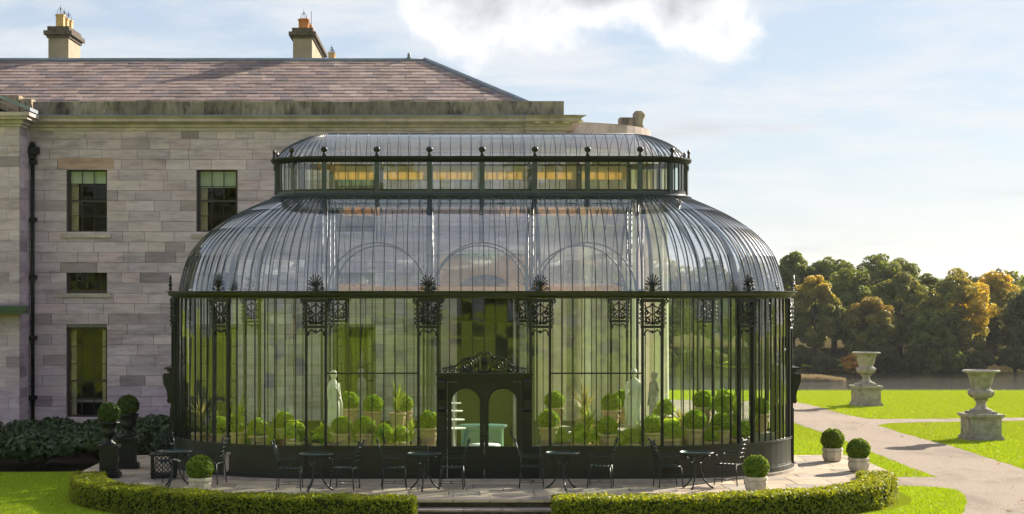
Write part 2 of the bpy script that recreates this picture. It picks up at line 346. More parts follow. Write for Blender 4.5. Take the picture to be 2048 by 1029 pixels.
# ------------------------------------------------------------------ mesh helpers
class MB:
    def __init__(s):
        s.v, s.f, s.sm, s.c = [], [], [], None
    def add(s, vs, fs, smooth=False):
        o = len(s.v)
        s.v += [tuple(p) for p in vs]
        for f in fs:
            s.f.append([i + o for i in f]); s.sm.append(smooth)
        return s
    def box(s, x0, x1, y0, y1, z0, z1, nx=1):
        for i in range(0, 1):
            xs = [x0 + (x1 - x0) * k / nx for k in range(nx + 1)]
            vs = []
            for x in xs:
                vs += [(x, y0, z0), (x, y1, z0), (x, y1, z1), (x, y0, z1)]
            fs = [(0, 1, 2, 3), tuple(4 * nx + k for k in (3, 2, 1, 0))]
            for k in range(nx):
                a = 4 * k
                for q in range(4):
                    q2 = (q + 1) % 4
                    fs.append((a + q, a + 4 + q, a + 4 + q2, a + q2))
            s.add(vs, [f[::-1] for f in fs])
        return s
    def prism(s, pts, y0, y1):
        """polygon in XZ, extruded along Y"""
        n = len(pts)
        vs = [(x, y0, z) for x, z in pts] + [(x, y1, z) for x, z in pts]
        fs = [tuple(range(n)), tuple(range(2 * n - 1, n - 1, -1))]
        for i in range(n):
            j = (i + 1) % n
            fs.append((j, i, i + n, j + n))
        return s.add(vs, fs)
    def slab(s, pts, z0, z1):
        """polygon in XY (counter-clockwise), extruded along Z"""
        n = len(pts)
        vs = [(x, y, z0) for x, y in pts] + [(x, y, z1) for x, y in pts]
        fs = [tuple(range(n - 1, -1, -1)), tuple(range(n, 2 * n))]
        for i in range(n):
            j = (i + 1) % n
            fs.append((i, j, j + n, i + n))
        return s.add(vs, fs)
    def tube(s, pts, r, n=6, closed=False, smooth=True):
        P = [Vector(p) for p in pts]
        m = len(P)
        rr = r if isinstance(r, (list, tuple)) else [r] * m
        vs, fs = [], []
        prev = None
        for i in range(m):
            if closed: t = P[(i + 1) % m] - P[i - 1]
            else: t = P[min(i + 1, m - 1)] - P[max(i - 1, 0)]
            if t.length < 1e-9: t = Vector((0, 0, 1))
            t.normalize()
            if prev is None:
                a = Vector((0, 0, 1)) if abs(t.z) < .9 else Vector((0, 1, 0))
                u = t.cross(a).normalized()
            else:
                u = prev - t * prev.dot(t)
                u = u.normalized() if u.length > 1e-6 else t.orthogonal().normalized()
            prev = u
            w = t.cross(u)
            for k in range(n):
                an = 2 * PI * k / n + PI / n
                vs.append(P[i] + (u * math.cos(an) + w * math.sin(an)) * rr[i])
        for i in range(m if closed else m - 1):
            a, b = i * n, ((i + 1) % m) * n
            for k in range(n):
                k2 = (k + 1) % n
                fs.append((a + k, a + k2, b + k2, b + k))
        if not closed:
            fs.append(tuple(range(n - 1, -1, -1))); fs.append(tuple(range((m - 1) * n, m * n)))
        return s.add(vs, fs, smooth)
    def lathe(s, prof, n=20, c=(0, 0, 0), smooth=True, ang0=0.0, sx=1, sy=1):
        vs, fs = [], []
        for r, z in prof:
            for k in range(n):
                a = 2 * PI * k / n + ang0
                vs.append((c[0] + sx * r * math.cos(a), c[1] + sy * r * math.sin(a), c[2] + z))
        m = len(prof)
        for i in range(m - 1):
            for k in range(n):
                k2 = (k + 1) % n
                fs.append((i * n + k, i * n + k2, (i + 1) * n + k2, (i + 1) * n + k))
        fs.append(tuple(range(n - 1, -1, -1))); fs.append(tuple(range((m - 1) * n, m * n)))
        return s.add(vs, fs, smooth)
    def grid(s, rows, smooth=True, closed=False):
        n = len(rows[0])
        vs = [p for r in rows for p in r]
        fs = []
        for i in range(len(rows) - 1):
            for k in range(n if closed else n - 1):
                k2 = (k + 1) % n
                fs.append((i * n + k, i * n + k2, (i + 1) * n + k2, (i + 1) * n + k))
        return s.add(vs, fs, smooth)
    def bar(s, a, b, w, h=None, up=(0, 0, 1)):
        """square bar from a to b"""
        a, b = Vector(a), Vector(b)
        t = (b - a).normalized()
        u = Vector(up)
        if abs(t.dot(u)) > .97: u = Vector((0, 1, 0))
        x = t.cross(u).normalized(); z = x.cross(t)
        h = h or w
        vs = []
        for p in (a, b):
            for sx, sz in ((-1, -1), (1, -1), (1, 1), (-1, 1)):
                vs.append(p + x * sx * w / 2 + z * sz * h / 2)
        return s.add(vs, [(0, 1, 2, 3), (7, 6, 5, 4), (0, 4, 5, 1), (1, 5, 6, 2), (2, 6, 7, 3), (3, 7, 4, 0)])
    def join(s, o, loc=(0, 0, 0), rz=0.0, sc=1.0):
        c, sn = math.cos(rz), math.sin(rz)
        k = len(s.v)
        s.v += [((x * c - y * sn) * sc + loc[0], (x * sn + y * c) * sc + loc[1], z * sc + loc[2]) for x, y, z in o.v]
        s.f += [[i + k for i in f] for f in o.f]
        s.sm += o.sm
        return s
    def map(s, fn):
        s.v = [fn(*p) for p in s.v]
        return s
    def mesh(s, name, mat):
        me = bpy.data.meshes.new(name)
        me.from_pydata(s.v, [], s.f)
        me.polygons.foreach_set('use_smooth', s.sm)
        me.update()
        if mat: me.materials.append(M[mat] if isinstance(mat, str) else mat)
        return me
    def build(s, name, mat, parent=None, loc=(0, 0, 0), rz=0.0, kind=None):
        return put(name, s.mesh(name, mat), parent, loc, rz, kind=kind)

def put(name, me, parent=None, loc=(0, 0, 0), rz=0.0, scale=None, kind=None, rot=None):
    o = bpy.data.objects.new(name, me)
    COL.objects.link(o)
    o.location = loc
    o.rotation_euler = rot if rot else (0, 0, rz)
    if scale: o.scale = scale
    if parent: o.parent = parent
    if kind: o['kind'] = kind
    return o
def thing(name, label, cat, loc=(0, 0, 0), rz=0.0, group=None):
    o = bpy.data.objects.new(name, None)
    o.empty_display_size = .3
    COL.objects.link(o)
    o.location = loc; o.rotation_euler = (0, 0, rz)
    return tag(o, label, cat, group)
def tag(o, label, cat, group=None):
    o['label'] = label; o['category'] = cat
    if group: o['group'] = group
    return o
def clone(root, label, loc, rz=0.0, scale=None):
    r = root.copy(); COL.objects.link(r)
    r.location = loc; r.rotation_euler = (0, 0, rz)
    if scale: r.scale = scale
    r['label'] = label
    for ch in list(root.children):
        c = ch.copy(); COL.objects.link(c); c.parent = r
        for g in list(ch.children):
            d = g.copy(); COL.objects.link(d); d.parent = c
    return r
def spiral(cx, cz, r0, r1, a0, a1, n=18, y=0.0):
    return [(cx + (r0 + (r1 - r0) * i / n) * math.cos(R_(a0 + (a1 - a0) * i / n)), y,
             cz + (r0 + (r1 - r0) * i / n) * math.sin(R_(a0 + (a1 - a0) * i / n))) for i in range(n + 1)]
def np_mesh(name, V, quads, mat, col=None):
    me = bpy.data.meshes.new(name)
    nq, k = quads.shape
    me.vertices.add(len(V)); me.vertices.foreach_set('co', V.astype(np.float32).ravel())
    me.loops.add(nq * k); me.loops.foreach_set('vertex_index', quads.astype(np.int32).ravel())
    me.polygons.add(nq)
    me.polygons.foreach_set('loop_start', np.arange(0, nq * k, k, dtype=np.int32))
    me.update(calc_edges=True)
    if col is not None:
        a = me.color_attributes.new('col', 'FLOAT_COLOR', 'POINT')
        c4 = np.ones((len(V), 4), np.float32); c4[:, :3] = col
        a.data.foreach_set('color', c4.ravel())
    me.materials.append(M[mat])
    return me
def unit(a): return a / np.maximum(np.linalg.norm(a, axis=1, keepdims=True), 1e-9)
def leaves(name, P, Nn, size, mat, aspect=1.7, tilt=.7, col=None, jitter=.35):
    """one small rhombic leaf at every point, roughly facing outwards"""
    n = len(P)
    nr = unit(Nn + rng.normal(0, tilt, (n, 3)))
    t = unit(np.cross(nr, rng.normal(0, 1, (n, 3))))
    b = np.cross(nr, t)
    s = (size * (1 + rng.uniform(-jitter, jitter, n)))[:, None]
    fold = nr * s * .18
    V = np.stack([P - t * s * aspect * .5, P + b * s * .5 + fold, P + t * s * aspect * .5, P - b * s * .5 + fold], 1).reshape(-1, 3)
    q = np.arange(4 * n).reshape(n, 4)
    return np_mesh(name, V, q, mat, np.repeat(col, 4, 0) if col is not None else None)
def sphere_dirs(n):
    return unit(rng.normal(0, 1, (n, 3)))

# ------------------------------------------------------------------ ground, lake, paths, far bank
def ground_z(X, Y):
    z = np.full(np.shape(X), GZ, float)
    # falls to the lake beyond the lawn, only right of the house; rises gently behind the photographer
    t = np.clip((Y - 39) / 26, 0, 1); t = t * t * (3 - 2 * t)
    z = z - 8.3 * t
    bank = np.interp(X, [-60, 30, 60, 110], [163, 168, 178, 188])
    u = np.clip((Y - bank) / 16, 0, 1); u = u * u * (3 - 2 * u)
    z = z + u * 3.6
    v = np.clip((Y - bank - 10) / 220, 0, 1)
    z = z + v * 3
    w = np.clip((-Y - 48) / 90, 0, 1)
    z = z + 7 * w * w * (3 - 2 * w)
    return z
def ground():
    xs = np.unique(np.concatenate([np.linspace(-1500, -120, 12), np.linspace(-120, 140, 66), np.linspace(140, 1500, 12)]))
    ys = np.unique(np.concatenate([np.linspace(-900, -150, 8), np.linspace(-150, 30, 40), np.linspace(30, 70, 30), np.linspace(70, 240, 60), np.linspace(240, 3500, 14)]))
    X, Y = np.meshgrid(xs, ys)
    Z = ground_z(X, Y)
    V = np.stack([X, Y, Z], -1).reshape(-1, 3)
    nx, ny = len(xs), len(ys)
    i = np.arange(nx * ny).reshape(ny, nx)
    q = np.stack([i[:-1, :-1], i[:-1, 1:], i[1:, 1:], i[1:, :-1]], -1).reshape(-1, 4)
    me = np_mesh('lawn', V, q, 'lawn')
    me.polygons.foreach_set('use_smooth', [True] * len(me.polygons))
    put('lawn', me, kind='structure')
def lawn_mat():
    m = bpy.data.materials.new('mown lawn')
    m.use_nodes = True
    nt = m.node_tree; L = nt.links.new
    nt.nodes.clear()
    out = N(nt, 'ShaderNodeOutputMaterial')
    geo = N(nt, 'ShaderNodeNewGeometry')
    n1 = N(nt, 'ShaderNodeTexNoise', ins={'Scale': .45, 'Detail': 9.0, 'Roughness': .72})
    n2 = N(nt, 'ShaderNodeTexNoise', ins={'Scale': 34.0, 'Detail': 4.0, 'Roughness': .75})
    L(geo.outputs['Position'], n1.inputs['Vector']); L(geo.outputs['Position'], n2.inputs['Vector'])
    mx = N(nt, 'ShaderNodeMix', data_type='RGBA')
    mx.inputs['A'].default_value = (.17, .33, .022, 1); mx.inputs['B'].default_value = (.35, .47, .034, 1)
    av = N(nt, 'ShaderNodeMath', operation='MULTIPLY_ADD', ins={1: .6, 2: -.08}); L(n1.outputs['Fac'], av.inputs[0])
    av2 = N(nt, 'ShaderNodeMath', operation='MULTIPLY_ADD', ins={1: .55}); L(n2.outputs['Fac'], av2.inputs[0]); L(av.outputs[0], av2.inputs[2])
    L(av2.outputs[0], mx.inputs['Factor'])
    bp = N(nt, 'ShaderNodeBump', ins={'Strength': .55, 'Distance': .05}); L(n2.outputs['Fac'], bp.inputs['Height'])
    d = N(nt, 'ShaderNodeBsdfDiffuse', ins={'Roughness': 1.0}); L(mx.outputs['Result'], d.inputs['Color']); L(bp.outputs[0], d.inputs['Normal'])
    sh = N(nt, 'ShaderNodeBsdfSheen', ins={'Roughness': .45}); sh.inputs['Color'].default_value = (.76, .80, .05, 1); L(bp.outputs[0], sh.inputs['Normal'])
    ad = N(nt, 'ShaderNodeMixShader', ins={0: .42}); L(d.outputs[0], ad.inputs[1]); L(sh.outputs[0], ad.inputs[2])
    L(ad.outputs[0], out.inputs['Surface'])
    return m
M['lawn'] = lawn_mat()
M['gravel'] = pmat('pinkish gravel', (.30, .245, .20), rough=.95, var=.34, scale=26, bump=1.0, bscale=38, spec=.1, dark=(.17, .135, .11), darkscale=.55, darkamt=.75, stretch=(1, .45, 1))
M['hill'] = pmat('distant wooded hill', (.05, .075, .04), rough=1, var=.3, scale=.02, bump=0, spec=0)
M['mud'] = pmat('shore mud', (.09, .07, .05), rough=.9, var=.3, bump=.3)
def water_mat():
    m = bpy.data.materials.new('rippled lake water')
    m.use_nodes = True
    nt = m.node_tree; L = nt.links.new
    b = nt.nodes['Principled BSDF']
    b.inputs['Base Color'].default_value = (.06, .055, .035, 1)
    b.inputs['Roughness'].default_value = .07
    b.inputs['IOR'].default_value = 1.33
    geo = N(nt, 'ShaderNodeNewGeometry')
    mp = N(nt, 'ShaderNodeMapping'); mp.inputs['Scale'].default_value = (1.0, .55, 1)
    L(geo.outputs['Position'], mp.inputs[0])
    n1 = N(nt, 'ShaderNodeTexNoise', ins={'Scale': 1.1, 'Detail': 4.0, 'Roughness': .6})
    L(mp.outputs[0], n1.inputs['Vector'])
    bp = N(nt, 'ShaderNodeBump', ins={'Strength': 1.0, 'Distance': .65}); L(n1.outputs['Fac'], bp.inputs['Height'])
    L(bp.outputs[0], b.inputs['Normal'])
    return m
M['water'] = water_mat()
ground()
LAKE_Z = -6.5
MB().add([(-60, 50, LAKE_Z), (260, 50, LAKE_Z), (260, 215, LAKE_Z), (-60, 215, LAKE_Z)], [(0, 1, 2, 3)]).build('lake', 'water', kind='structure')

def rough_poly(pix, step=.35, amp=.05):
    """ground polygon given by photo pixels, edges made uneven"""
    P = [gp(*p) for p in pix]
    out = []
    for i in range(len(P)):
        a, b = Vector(P[i]), Vector(P[(i + 1) % len(P)])
        n = max(1, min(60, int((b - a).length / step)))
        nrm = Vector((-(b - a).y, (b - a).x)).normalized()
        for k in range(n):
            p = a + (b - a) * k / n + (nrm * random.uniform(-amp, amp) if k else Vector((0, 0)))
            out.append((p.x, p.y))
    return out
def sheet(name, polys, z, mat, kind='structure'):
    import bmesh
    bm = bmesh.new()
    for pts in polys:
        f = bm.faces.new([bm.verts.new((x, y, z)) for x, y in pts])
    bmesh.ops.recalc_face_normals(bm, faces=bm.faces)
    for f in bm.faces:
        if f.normal.z < 0: f.normal_flip()
    bmesh.ops.triangulate(bm, faces=bm.faces)
    me = bpy.data.meshes.new(name); bm.to_mesh(me); bm.free()
    me.materials.append(M[mat])
    return put(name, me, kind=kind)
# one outline for the drive that runs past the conservatory and splits three ways
DRIVE = [(1330, 800), (1590, 804), (1640, 815), (1690, 830), (1742, 839), (1850, 838.5), (2048, 836), (2300, 833),
         (2300, 840), (2048, 842), (1900, 844.5), (1778, 847), (1754, 851), (1800, 866), (1860, 882), (1905, 893), (1960, 912), (2010, 927), (2060, 945), (2300, 1000),
         (2300, 1180), (2040, 1180), (1960, 1090), (1922, 1029), (1935, 1008), (1930, 992), (1912, 980), (1870, 975), (1800, 972), (1700, 966), (1690, 952),
         (1800, 955), (1876, 955), (1850, 946), (1800, 928), (1745, 905), (1700, 886), (1650, 868), (1590, 847), (1330, 840)]
sheet('gravel_drive', [rough_poly(DRIVE)], GZ + .006, 'gravel')
# leaf litter under the trees of the far bank
def litter():
    xs = np.linspace(-40, 140, 61); ys = np.concatenate([np.linspace(0, 75, 26), np.linspace(90, 600, 14)])
    X, T = np.meshgrid(xs, ys)
    Y = np.interp(X, [-60, 30, 60, 110], [163, 168, 178, 188]) - 1 + T
    Z = ground_z(X, Y) + .03
    V = np.stack([X, Y, Z], -1).reshape(-1, 3)
    i = np.arange(X.size).reshape(X.shape)
    q = np.stack([i[:-1, :-1], i[:-1, 1:], i[1:, 1:], i[1:, :-1]], -1).reshape(-1, 4)
    put('woodland_floor', np_mesh('woodland_floor', V, q, 'litter'), kind='structure')
M['litter'] = pmat('leaf litter', (.075, .06, .03), rough=1, var=.4, scale=.8, bump=.5, bscale=4, spec=0)
litter()
# distant hill
hv = MB()
rows = []
for j in range(7):
    t = j / 6
    rows.append([(x, 2300 + 500 * t, -20 + (41 + 5 * math.sin(x * .0031) + 3 * math.sin(x * .0083 + 1)) * math.sin(t * PI / 2)) for x in range(-200, 2400, 60)])
hv.grid(rows).build('distant_hill', 'hill', kind='structure')

# ------------------------------------------------------------------ the country house behind
HY = 15.0
house = thing('country_house', 'large ashlar sandstone country house with slate roof behind the conservatory', 'house', (0, 0, GZ))
def H(o):
    """children are built in world coordinates: take off the house's own height"""
    o.parent = house; o.location.z -= GZ
    return o
STONES = [(.47, .40, .40), (.45, .37, .38), (.41, .34, .365), (.43, .38, .40), (.38, .315, .345), (.50, .44, .42), (.43, .335, .345), (.36, .315, .35), (.46, .40, .41), (.41, .37, .385)]
def stone_col():
    c = random.choice(STONES)
    c = tuple(.58 * q + .42 * mq for q, mq in zip(c, (.44, .38, .385)))
    k = random.uniform(.88, 1.1)
    if random.random() < .08: k *= .66
    return (c[0] * k * 1.17, c[1] * k * 1.09, c[2] * k * 1.22)
COURSE = .307
WIN = []
for xa, xb in ((133, 214), (393, 475), (670, 750)):
    a, b = wx(xa, HY), wx(xb, HY)
    WIN.append((a, b, wz(468, HY), wz(338, HY), 'upper'))
    WIN.append((a, b, wz(587, HY), wz(541, HY), 'small'))
    WIN.append((a, b, wz(838, HY), wz(655, HY), 'lower'))
HX0, HX1 = wx(60, HY), wx(1128, HY)
HTOP = wz(262, HY)
def unit_box():
    return MB().box(-.5, .5, -.5, .5, -.5, .5).mesh('stone', 'stone')
UB = unit_box()
def block(name, x0, x1, y0, y1, z0, z1, mat, parent=None, col=None):
    """one masonry block, sharing the unit mesh of its material"""
    me = BLK.get(mat)
    if me is None:
        me = BLK[mat] = MB().box(-.5, .5, -.5, .5, -.5, .5).mesh('block', mat)
    o = put(name, me, parent, ((x0 + x1) / 2, (y0 + y1) / 2, (z0 + z1) / 2), scale=(x1 - x0, y1 - y0, z1 - z0))
    if col: o.color = (*col, 1)
    return o
BLK = {'stone': UB}
def rects_minus(x0, x1, z0, z1, holes):
    xs = sorted({x0, x1, *[h[0] for h in holes], *[h[1] for h in holes]})
    zs = sorted({z0, z1, *[h[2] for h in holes], *[h[3] for h in holes]})
    xs = [x for x in xs if x0 <= x <= x1]; zs = [z for z in zs if z0 <= z <= z1]
    for za, zb in zip(zs, zs[1:]):
        run = None
        for xa, xb in zip(xs, xs[1:]):
            cx, cz = (xa + xb) / 2, (za + zb) / 2
            inside = any(h[0] < cx < h[1] and h[2] < cz < h[3] for h in holes)
            if inside:
                if run: yield (run[0], run[1], za, zb); run = None
            else:
                run = (run[0], xb) if run else (xa, xb)
        if run: yield (run[0], run[1], za, zb)
back = MB()
for xa, xb, za, zb in rects_minus(HX0 - .2, HX1 - .03, GZ - .2, HTOP + .6, WIN):
    back.box(xa, xb, HY + .03, HY + .45, za, zb)
back.box(HX1 - .35, HX1 - .01, HY + .46, HY + 15.5, GZ - .2, HTOP + .6)
back.box(HX0 - 28, HX1 - .36, HY + 15.1, HY + 15.5, GZ - .2, HTOP + .6)
H(back.build('wall', 'mortar'))
far = MB(); farcol = []
n_ind = 0
z = GZ
row = 0
while z < HTOP:
    z1 = min(z + COURSE, HTOP)
    x = HX0
    holes = sorted([(w[0], w[1]) for w in WIN if w[2] < (z + z1) / 2 < w[3]])
    spans = []
    cur = HX0
    for a, b in holes:
        spans.append((cur, a)); cur = b
    spans.append((cur, HX1))
    for sa, sb in spans:
        x = sa
        first = True
        while x < sb - .02:
            w = random.uniform(.5, 1.15)
            if first and row % 2: w *= .6
            first = False
            x1 = x + w
            if sb - x1 < .3: x1 = sb
            y0 = HY - random.uniform(.0, .014)
            if x < wx(545, HY) and n_ind < 300 and not (x > wx(400, HY) and z < 1.8):
                o = block('stone', x + .005, x1 - .005, y0, HY + .05, z + .005, z1 - .005, 'stone', None, stone_col())
                H(o); n_ind += 1
            else:
                far.box(x + .005, x1 - .005, y0, HY + .05, z + .005, z1 - .005)
                farcol += [stone_col()] * 8
            x = x1
    z = z1; row += 1
# east return wall, coarse blocks in mass
z = GZ; row = 0
while z < HTOP:
    y = HY + .06 + (.3 if row % 2 else 0)
    while y < HY + 10:
        y1 = y + random.uniform(.6, 1.1)
        far.box(HX1 - .05, HX1, y + .003, y1 - .003, z + .003, z + COURSE - .003)
        farcol += [stone_col()] * 8
        y = y1
    z += COURSE; row += 1
me = far.mesh('ashlar', 'stone_far')
at = me.color_attributes.new('col', 'FLOAT_COLOR', 'POINT')
for i, c in enumerate(farcol): at.data[i].color = (*c, 1)
H(put('ashlar', me, kind='stuff'))

# windows: sash frame, glazing bars, panes, sill, lintel, blind, room behind
def window(a, b, z0, z1, kind, lintel):
    y = HY + .17
    fr = .07
    m = MB()
    m.box(a, a + fr, y, y + .08, z0, z1).box(b - fr, b, y, y + .08, z0, z1).box(a + fr, b - fr, y, y + .08, z1 - fr, z1).box(a + fr, b - fr, y - .01, y + .08, z0, z0 + fr * 1.4)
    w = H(m.build('window', 'frame'))
    ia, ib, iz0, iz1 = a + fr, b - fr, z0 + fr * 1.4, z1 - fr
    nc = 3 if kind != 'small' else 6
    nr = {'upper': 4, 'small': 2, 'lower': 5}[kind]
    g = MB()
    for k in range(1, nc):
        x = ia + (ib - ia) * k / nc
        g.box(x - .011, x + .011, y + .012, y + .05, iz0, iz1)
    for k in range(1, nr):
        zz = iz0 + (iz1 - iz0) * k / nr
        hw = .028 if (kind != 'small' and k == nr // 2) else .011
        g.box(ia, ib, y + .010, y + .052, zz - hw, zz + hw)
    g.build('glazing_bar', 'frame', w)
    for i in range(nc):
        for j in range(nr):
            xa, xb = ia + (ib - ia) * i / nc, ia + (ib - ia) * (i + 1) / nc
            za, zb = iz0 + (iz1 - iz0) * j / nr, iz0 + (iz1 - iz0) * (j + 1) / nr
            tx, tz = random.uniform(-.006, .006), random.uniform(-.006, .006)
            MB().add([(xa, y + .03 + tx, za), (xb, y + .03 - tx, za), (xb, y + .03 - tx + tz, zb), (xa, y + .03 + tx + tz, zb)], [(0, 1, 2, 3)]).build('pane', 'glass_house', w)
    s = MB().box(a - .16, b + .12, HY - .07, HY + .25, z0 - .115, z0 - .004)
    s.build('sill', 'cornice' if kind != 'small' else 'stone', w).color = (.4, .36, .33, 1)
    if lintel:
        block('lintel', a - .24, b + .2, HY - .012, HY + .07, z1 + .004, z1 + .33, 'stone', w, (.44, .29, .25))
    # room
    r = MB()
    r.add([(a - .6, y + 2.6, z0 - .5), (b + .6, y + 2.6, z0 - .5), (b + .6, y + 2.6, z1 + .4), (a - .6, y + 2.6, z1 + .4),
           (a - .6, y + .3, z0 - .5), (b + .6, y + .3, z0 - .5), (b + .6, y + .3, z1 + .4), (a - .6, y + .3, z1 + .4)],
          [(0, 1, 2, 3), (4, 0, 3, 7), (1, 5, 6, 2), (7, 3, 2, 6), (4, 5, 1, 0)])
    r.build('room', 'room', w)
    if kind == 'upper':
        MB().box(ia + .01, ib - .01, y + .10, y + .105, iz1 - (iz1 - iz0) * (.20 if a < -9 else .27), iz1).build('blind', 'blind', w)
    if kind != 'small':
        for sgn, xa in ((1, ia), (-1, ib)):
            if sgn < 0 and kind == 'upper': continue
            rows = []
            for zz in (iz0, iz1):
                rows.append([(xa + sgn * .03 * k, y + .2 + (.03 if k % 2 else 0), zz) for k in range(8 if kind == 'upper' else 6)])
            MB().grid(rows).build('curtain', 'curtain', w)
    if kind == 'lower':
        MB().box(ia - .1, ib + .1, y + .5, y + 1.2, iz0 + .35, iz0 + .42).build('table_top', 'cornice', w)
for i, (a, b, z0, z1, kind) in enumerate(WIN):
    window(a, b, z0, z1, kind, kind == 'upper' and i == 0)

# cornice, blocking course, lead
CZ1 = wz(232, HY - .5); CZ0 = HTOP
def cornice_run(x0, x1, yf, name='cornice', proj=(.04, .10, .14, .34, .42)):
    zt = CZ1
    h = CZ1 - CZ0
    m = MB()
    pr = [(0, CZ0 - .02), (-proj[0], CZ0), (-proj[0], CZ0 + h * .2), (-proj[1], CZ0 + h * .28), (-proj[1], CZ0 + h * .42), (-proj[2], CZ0 + h * .46), (-proj[3], CZ0 + h * .62), (-proj[3], CZ0 + h * .82), (-proj[4], zt), (.3, zt), (.3, CZ0 - .02)]
    n = len(pr)
    vs = [(x0, yf + y, z) for y, z in pr] + [(x1 + (-(y) if name == 'cornice_end' else 0), yf + y, z) for y, z in pr]
    fs = [tuple(range(n)), tuple(range(2 * n - 1, n - 1, -1))] + [((i + 1) % n, i, i + n, (i + 1) % n + n) for i in range(n)]
    m.add(vs, fs)
    return m
x = HX0 - .1
xe = wx(1050, HY)
while x < xe:
    x1 = min(x + random.uniform(1.0, 1.7), xe)
    H(cornice_run(x + .002, x1 - .002, HY).build('cornice', 'cornice'))
    x = x1
# the corner breaks forward, with modillions under its cornice
CF = HY - .16
H(MB().box(xe + .02, HX1 + .06, CF, HY + .6, GZ, CZ0 - .03).build('corner_pier', 'cornice'))
H(cornice_run(xe, HX1 + .08, CF, 'cornice_end', (.06, .12, .16, .40, .56)).build('cornice', 'cornice'))
for k in range(4):
    xx = xe + .28 + k * .42
    H(MB().box(xx, xx + .16, CF - .34, CF - .13, CZ0 + .19, CZ0 + .27).build('modillion', 'sandstone_white'))
H(MB().box(HX1 + .07, HX1 + .5, CF - .1, HY + 4.6, CZ0 + .28, CZ1 - .01).build('cornice', 'cornice'))
H(MB().box(HX0 - .3, HX1 + .35, HY - .42, HY + .2, CZ1 + .005, CZ1 + .04).build('lead_flashing', 'lead'))
PZ1 = wz(203, HY)
x = wx(66, HY)
while x < HX1 - .05:
    x1 = x + random.uniform(.55, 1.25)
    if HX1 - x1 < .5: x1 = HX1
    k = random.uniform(.7, 1.15)
    H(block('parapet_stone', x + .004, x1 - .004, HY - .02 - random.uniform(0, .012), HY + .35, CZ1 + .045, PZ1 + random.uniform(-.012, .006), 'parapet', None, (.24 * k, .205 * k, .17 * k)))
    x = x1
H(MB().box(HX1 - .36, HX1 - .005, HY + .36, HY + 9, CZ1 + .045, PZ1 - .01).build('parapet_stone', 'parapet')).color = (.24, .2, .17, 1)

# roof
EY, EZ = HY + .5, CZ1 + .12
RY = HY + 8.0
RZ = wz(123, RY)
RXE = wx(850, RY)
HIPX = HX1 - .3
sl = Vector((0, RY - EY, RZ - EZ)); SLEN = sl.length; sl.normalize()
snrm = Vector((0, -sl.z, sl.y))
def hipx(t): return HIPX + (RXE - HIPX) * t
rm = MB()
XW = HX0 - 26
rm.add([(XW, EY, EZ), (HIPX, EY, EZ), (RXE, RY, RZ), (XW, RY, RZ)], [(0, 1, 2, 3)])
rm.add([(HIPX, EY, EZ), (HIPX, RY + 7.5, EZ), (RXE, RY, RZ)], [(0, 1, 2)])
rm.add([(XW, RY + 7.5, EZ), (HIPX, RY + 7.5, EZ), (RXE, RY, RZ), (XW, RY, RZ)], [(3, 2, 1, 0)])
rm.map(lambda x, y, z: (x, y, z - .03))
roof = H(rm.build('roof', 'lead'))
SX0 = wx(-30, RY)
ROWS = 17
ex = SLEN / ROWS
sl_far = MB(); sl_col = []
SLM = MB()
SLM.add([(-.5, 0, .0), (.5, 0, .0), (.5, 1, -.004), (-.5, 1, -.004), (-.5, 0, .034), (.5, 0, .034), (.5, 1, .004), (-.5, 1, .004)],
        [(0, 3, 2, 1), (4, 5, 6, 7), (0, 1, 5, 4), (1, 2, 6, 5), (2, 3, 7, 6), (3, 0, 4, 7)])
slate_me = SLM.mesh('slate', 'slate')
SLC = [(.22, .15, .135), (.18, .13, .125), (.25, .185, .165), (.145, .11, .115), (.22, .16, .135), (.19, .13, .115)]
tilt = math.atan2(sl.z, sl.y)
n_sl = 0
for r in range(ROWS):
    t0, t1 = r / ROWS, (r + 1.35) / ROWS
    x = SX0 - (r % 2) * .22 + random.uniform(-.05, .05)
    xm = hipx((r + .5) / ROWS) + .05
    while x < xm:
        w = random.uniform(.40, .54)
        x1 = min(x + w, xm)
        if x1 - x > .06:
            p = Vector((0, EY, EZ)) + sl * (t0 * SLEN) + snrm * random.uniform(.004, .014)
            k = random.uniform(.82, 1.18)
            c = tuple(q * k for q in random.choice(SLC))
            tl = min(ex * 1.35, SLEN * (1 - t0))
            if n_sl < 300 and r >= 1:
                o = put('slate', slate_me, roof, ((x + x1) / 2, p.y, p.z), scale=(x1 - x - .008, tl, 1), rot=(tilt + .012, 0, random.uniform(-.006, .006)))
                o.color = (*c, 1); n_sl += 1
            else:
                q = MB(); q.v = list(SLM.v); q.f = SLM.f; q.sm = SLM.sm
                ca, sa = math.cos(tilt + .012), math.sin(tilt + .012)
                W, X0 = x1 - x - .008, (x + x1) / 2
                q.map(lambda a, b, cc: (X0 + a * W, p.y + b * tl * ca - cc * sa, p.z + b * tl * sa + cc * ca))
                sl_far.join(q); sl_col += [c] * 8
        x = x1
me = sl_far.mesh('slate_course', 'slate_far')
at = me.color_attributes.new('col', 'FLOAT_COLOR', 'POINT')
for i, c in enumerate(sl_col): at.data[i].color = (*c, 1)
put('slate_course', me, roof, kind='stuff')
rr = MB()
ridge = [(XW + (RXE - XW) * k / 40, RY, RZ + .04 + random.uniform(-.008, .008)) for k in range(41)]
rr.tube(ridge, .075, 8)
rr.build('ridge_roll', 'lead', roof)
MB().add([(XW, RY - .26, RZ - .112), (RXE, RY - .26, RZ - .112), (RXE, RY, RZ + .03), (XW, RY, RZ + .03)], [(0, 1, 2, 3)]).build('ridge_flashing', 'lead', roof)
hp = [Vector((HIPX, EY, EZ)).lerp(Vector((RXE, RY, RZ)), k / 12) + Vector((0, 0, .06)) for k in range(13)]
MB().tube(hp, .08, 8).build('hip_roll', 'lead', roof)
d = Vector((RXE - HIPX, RY - EY, RZ - EZ)).normalized()
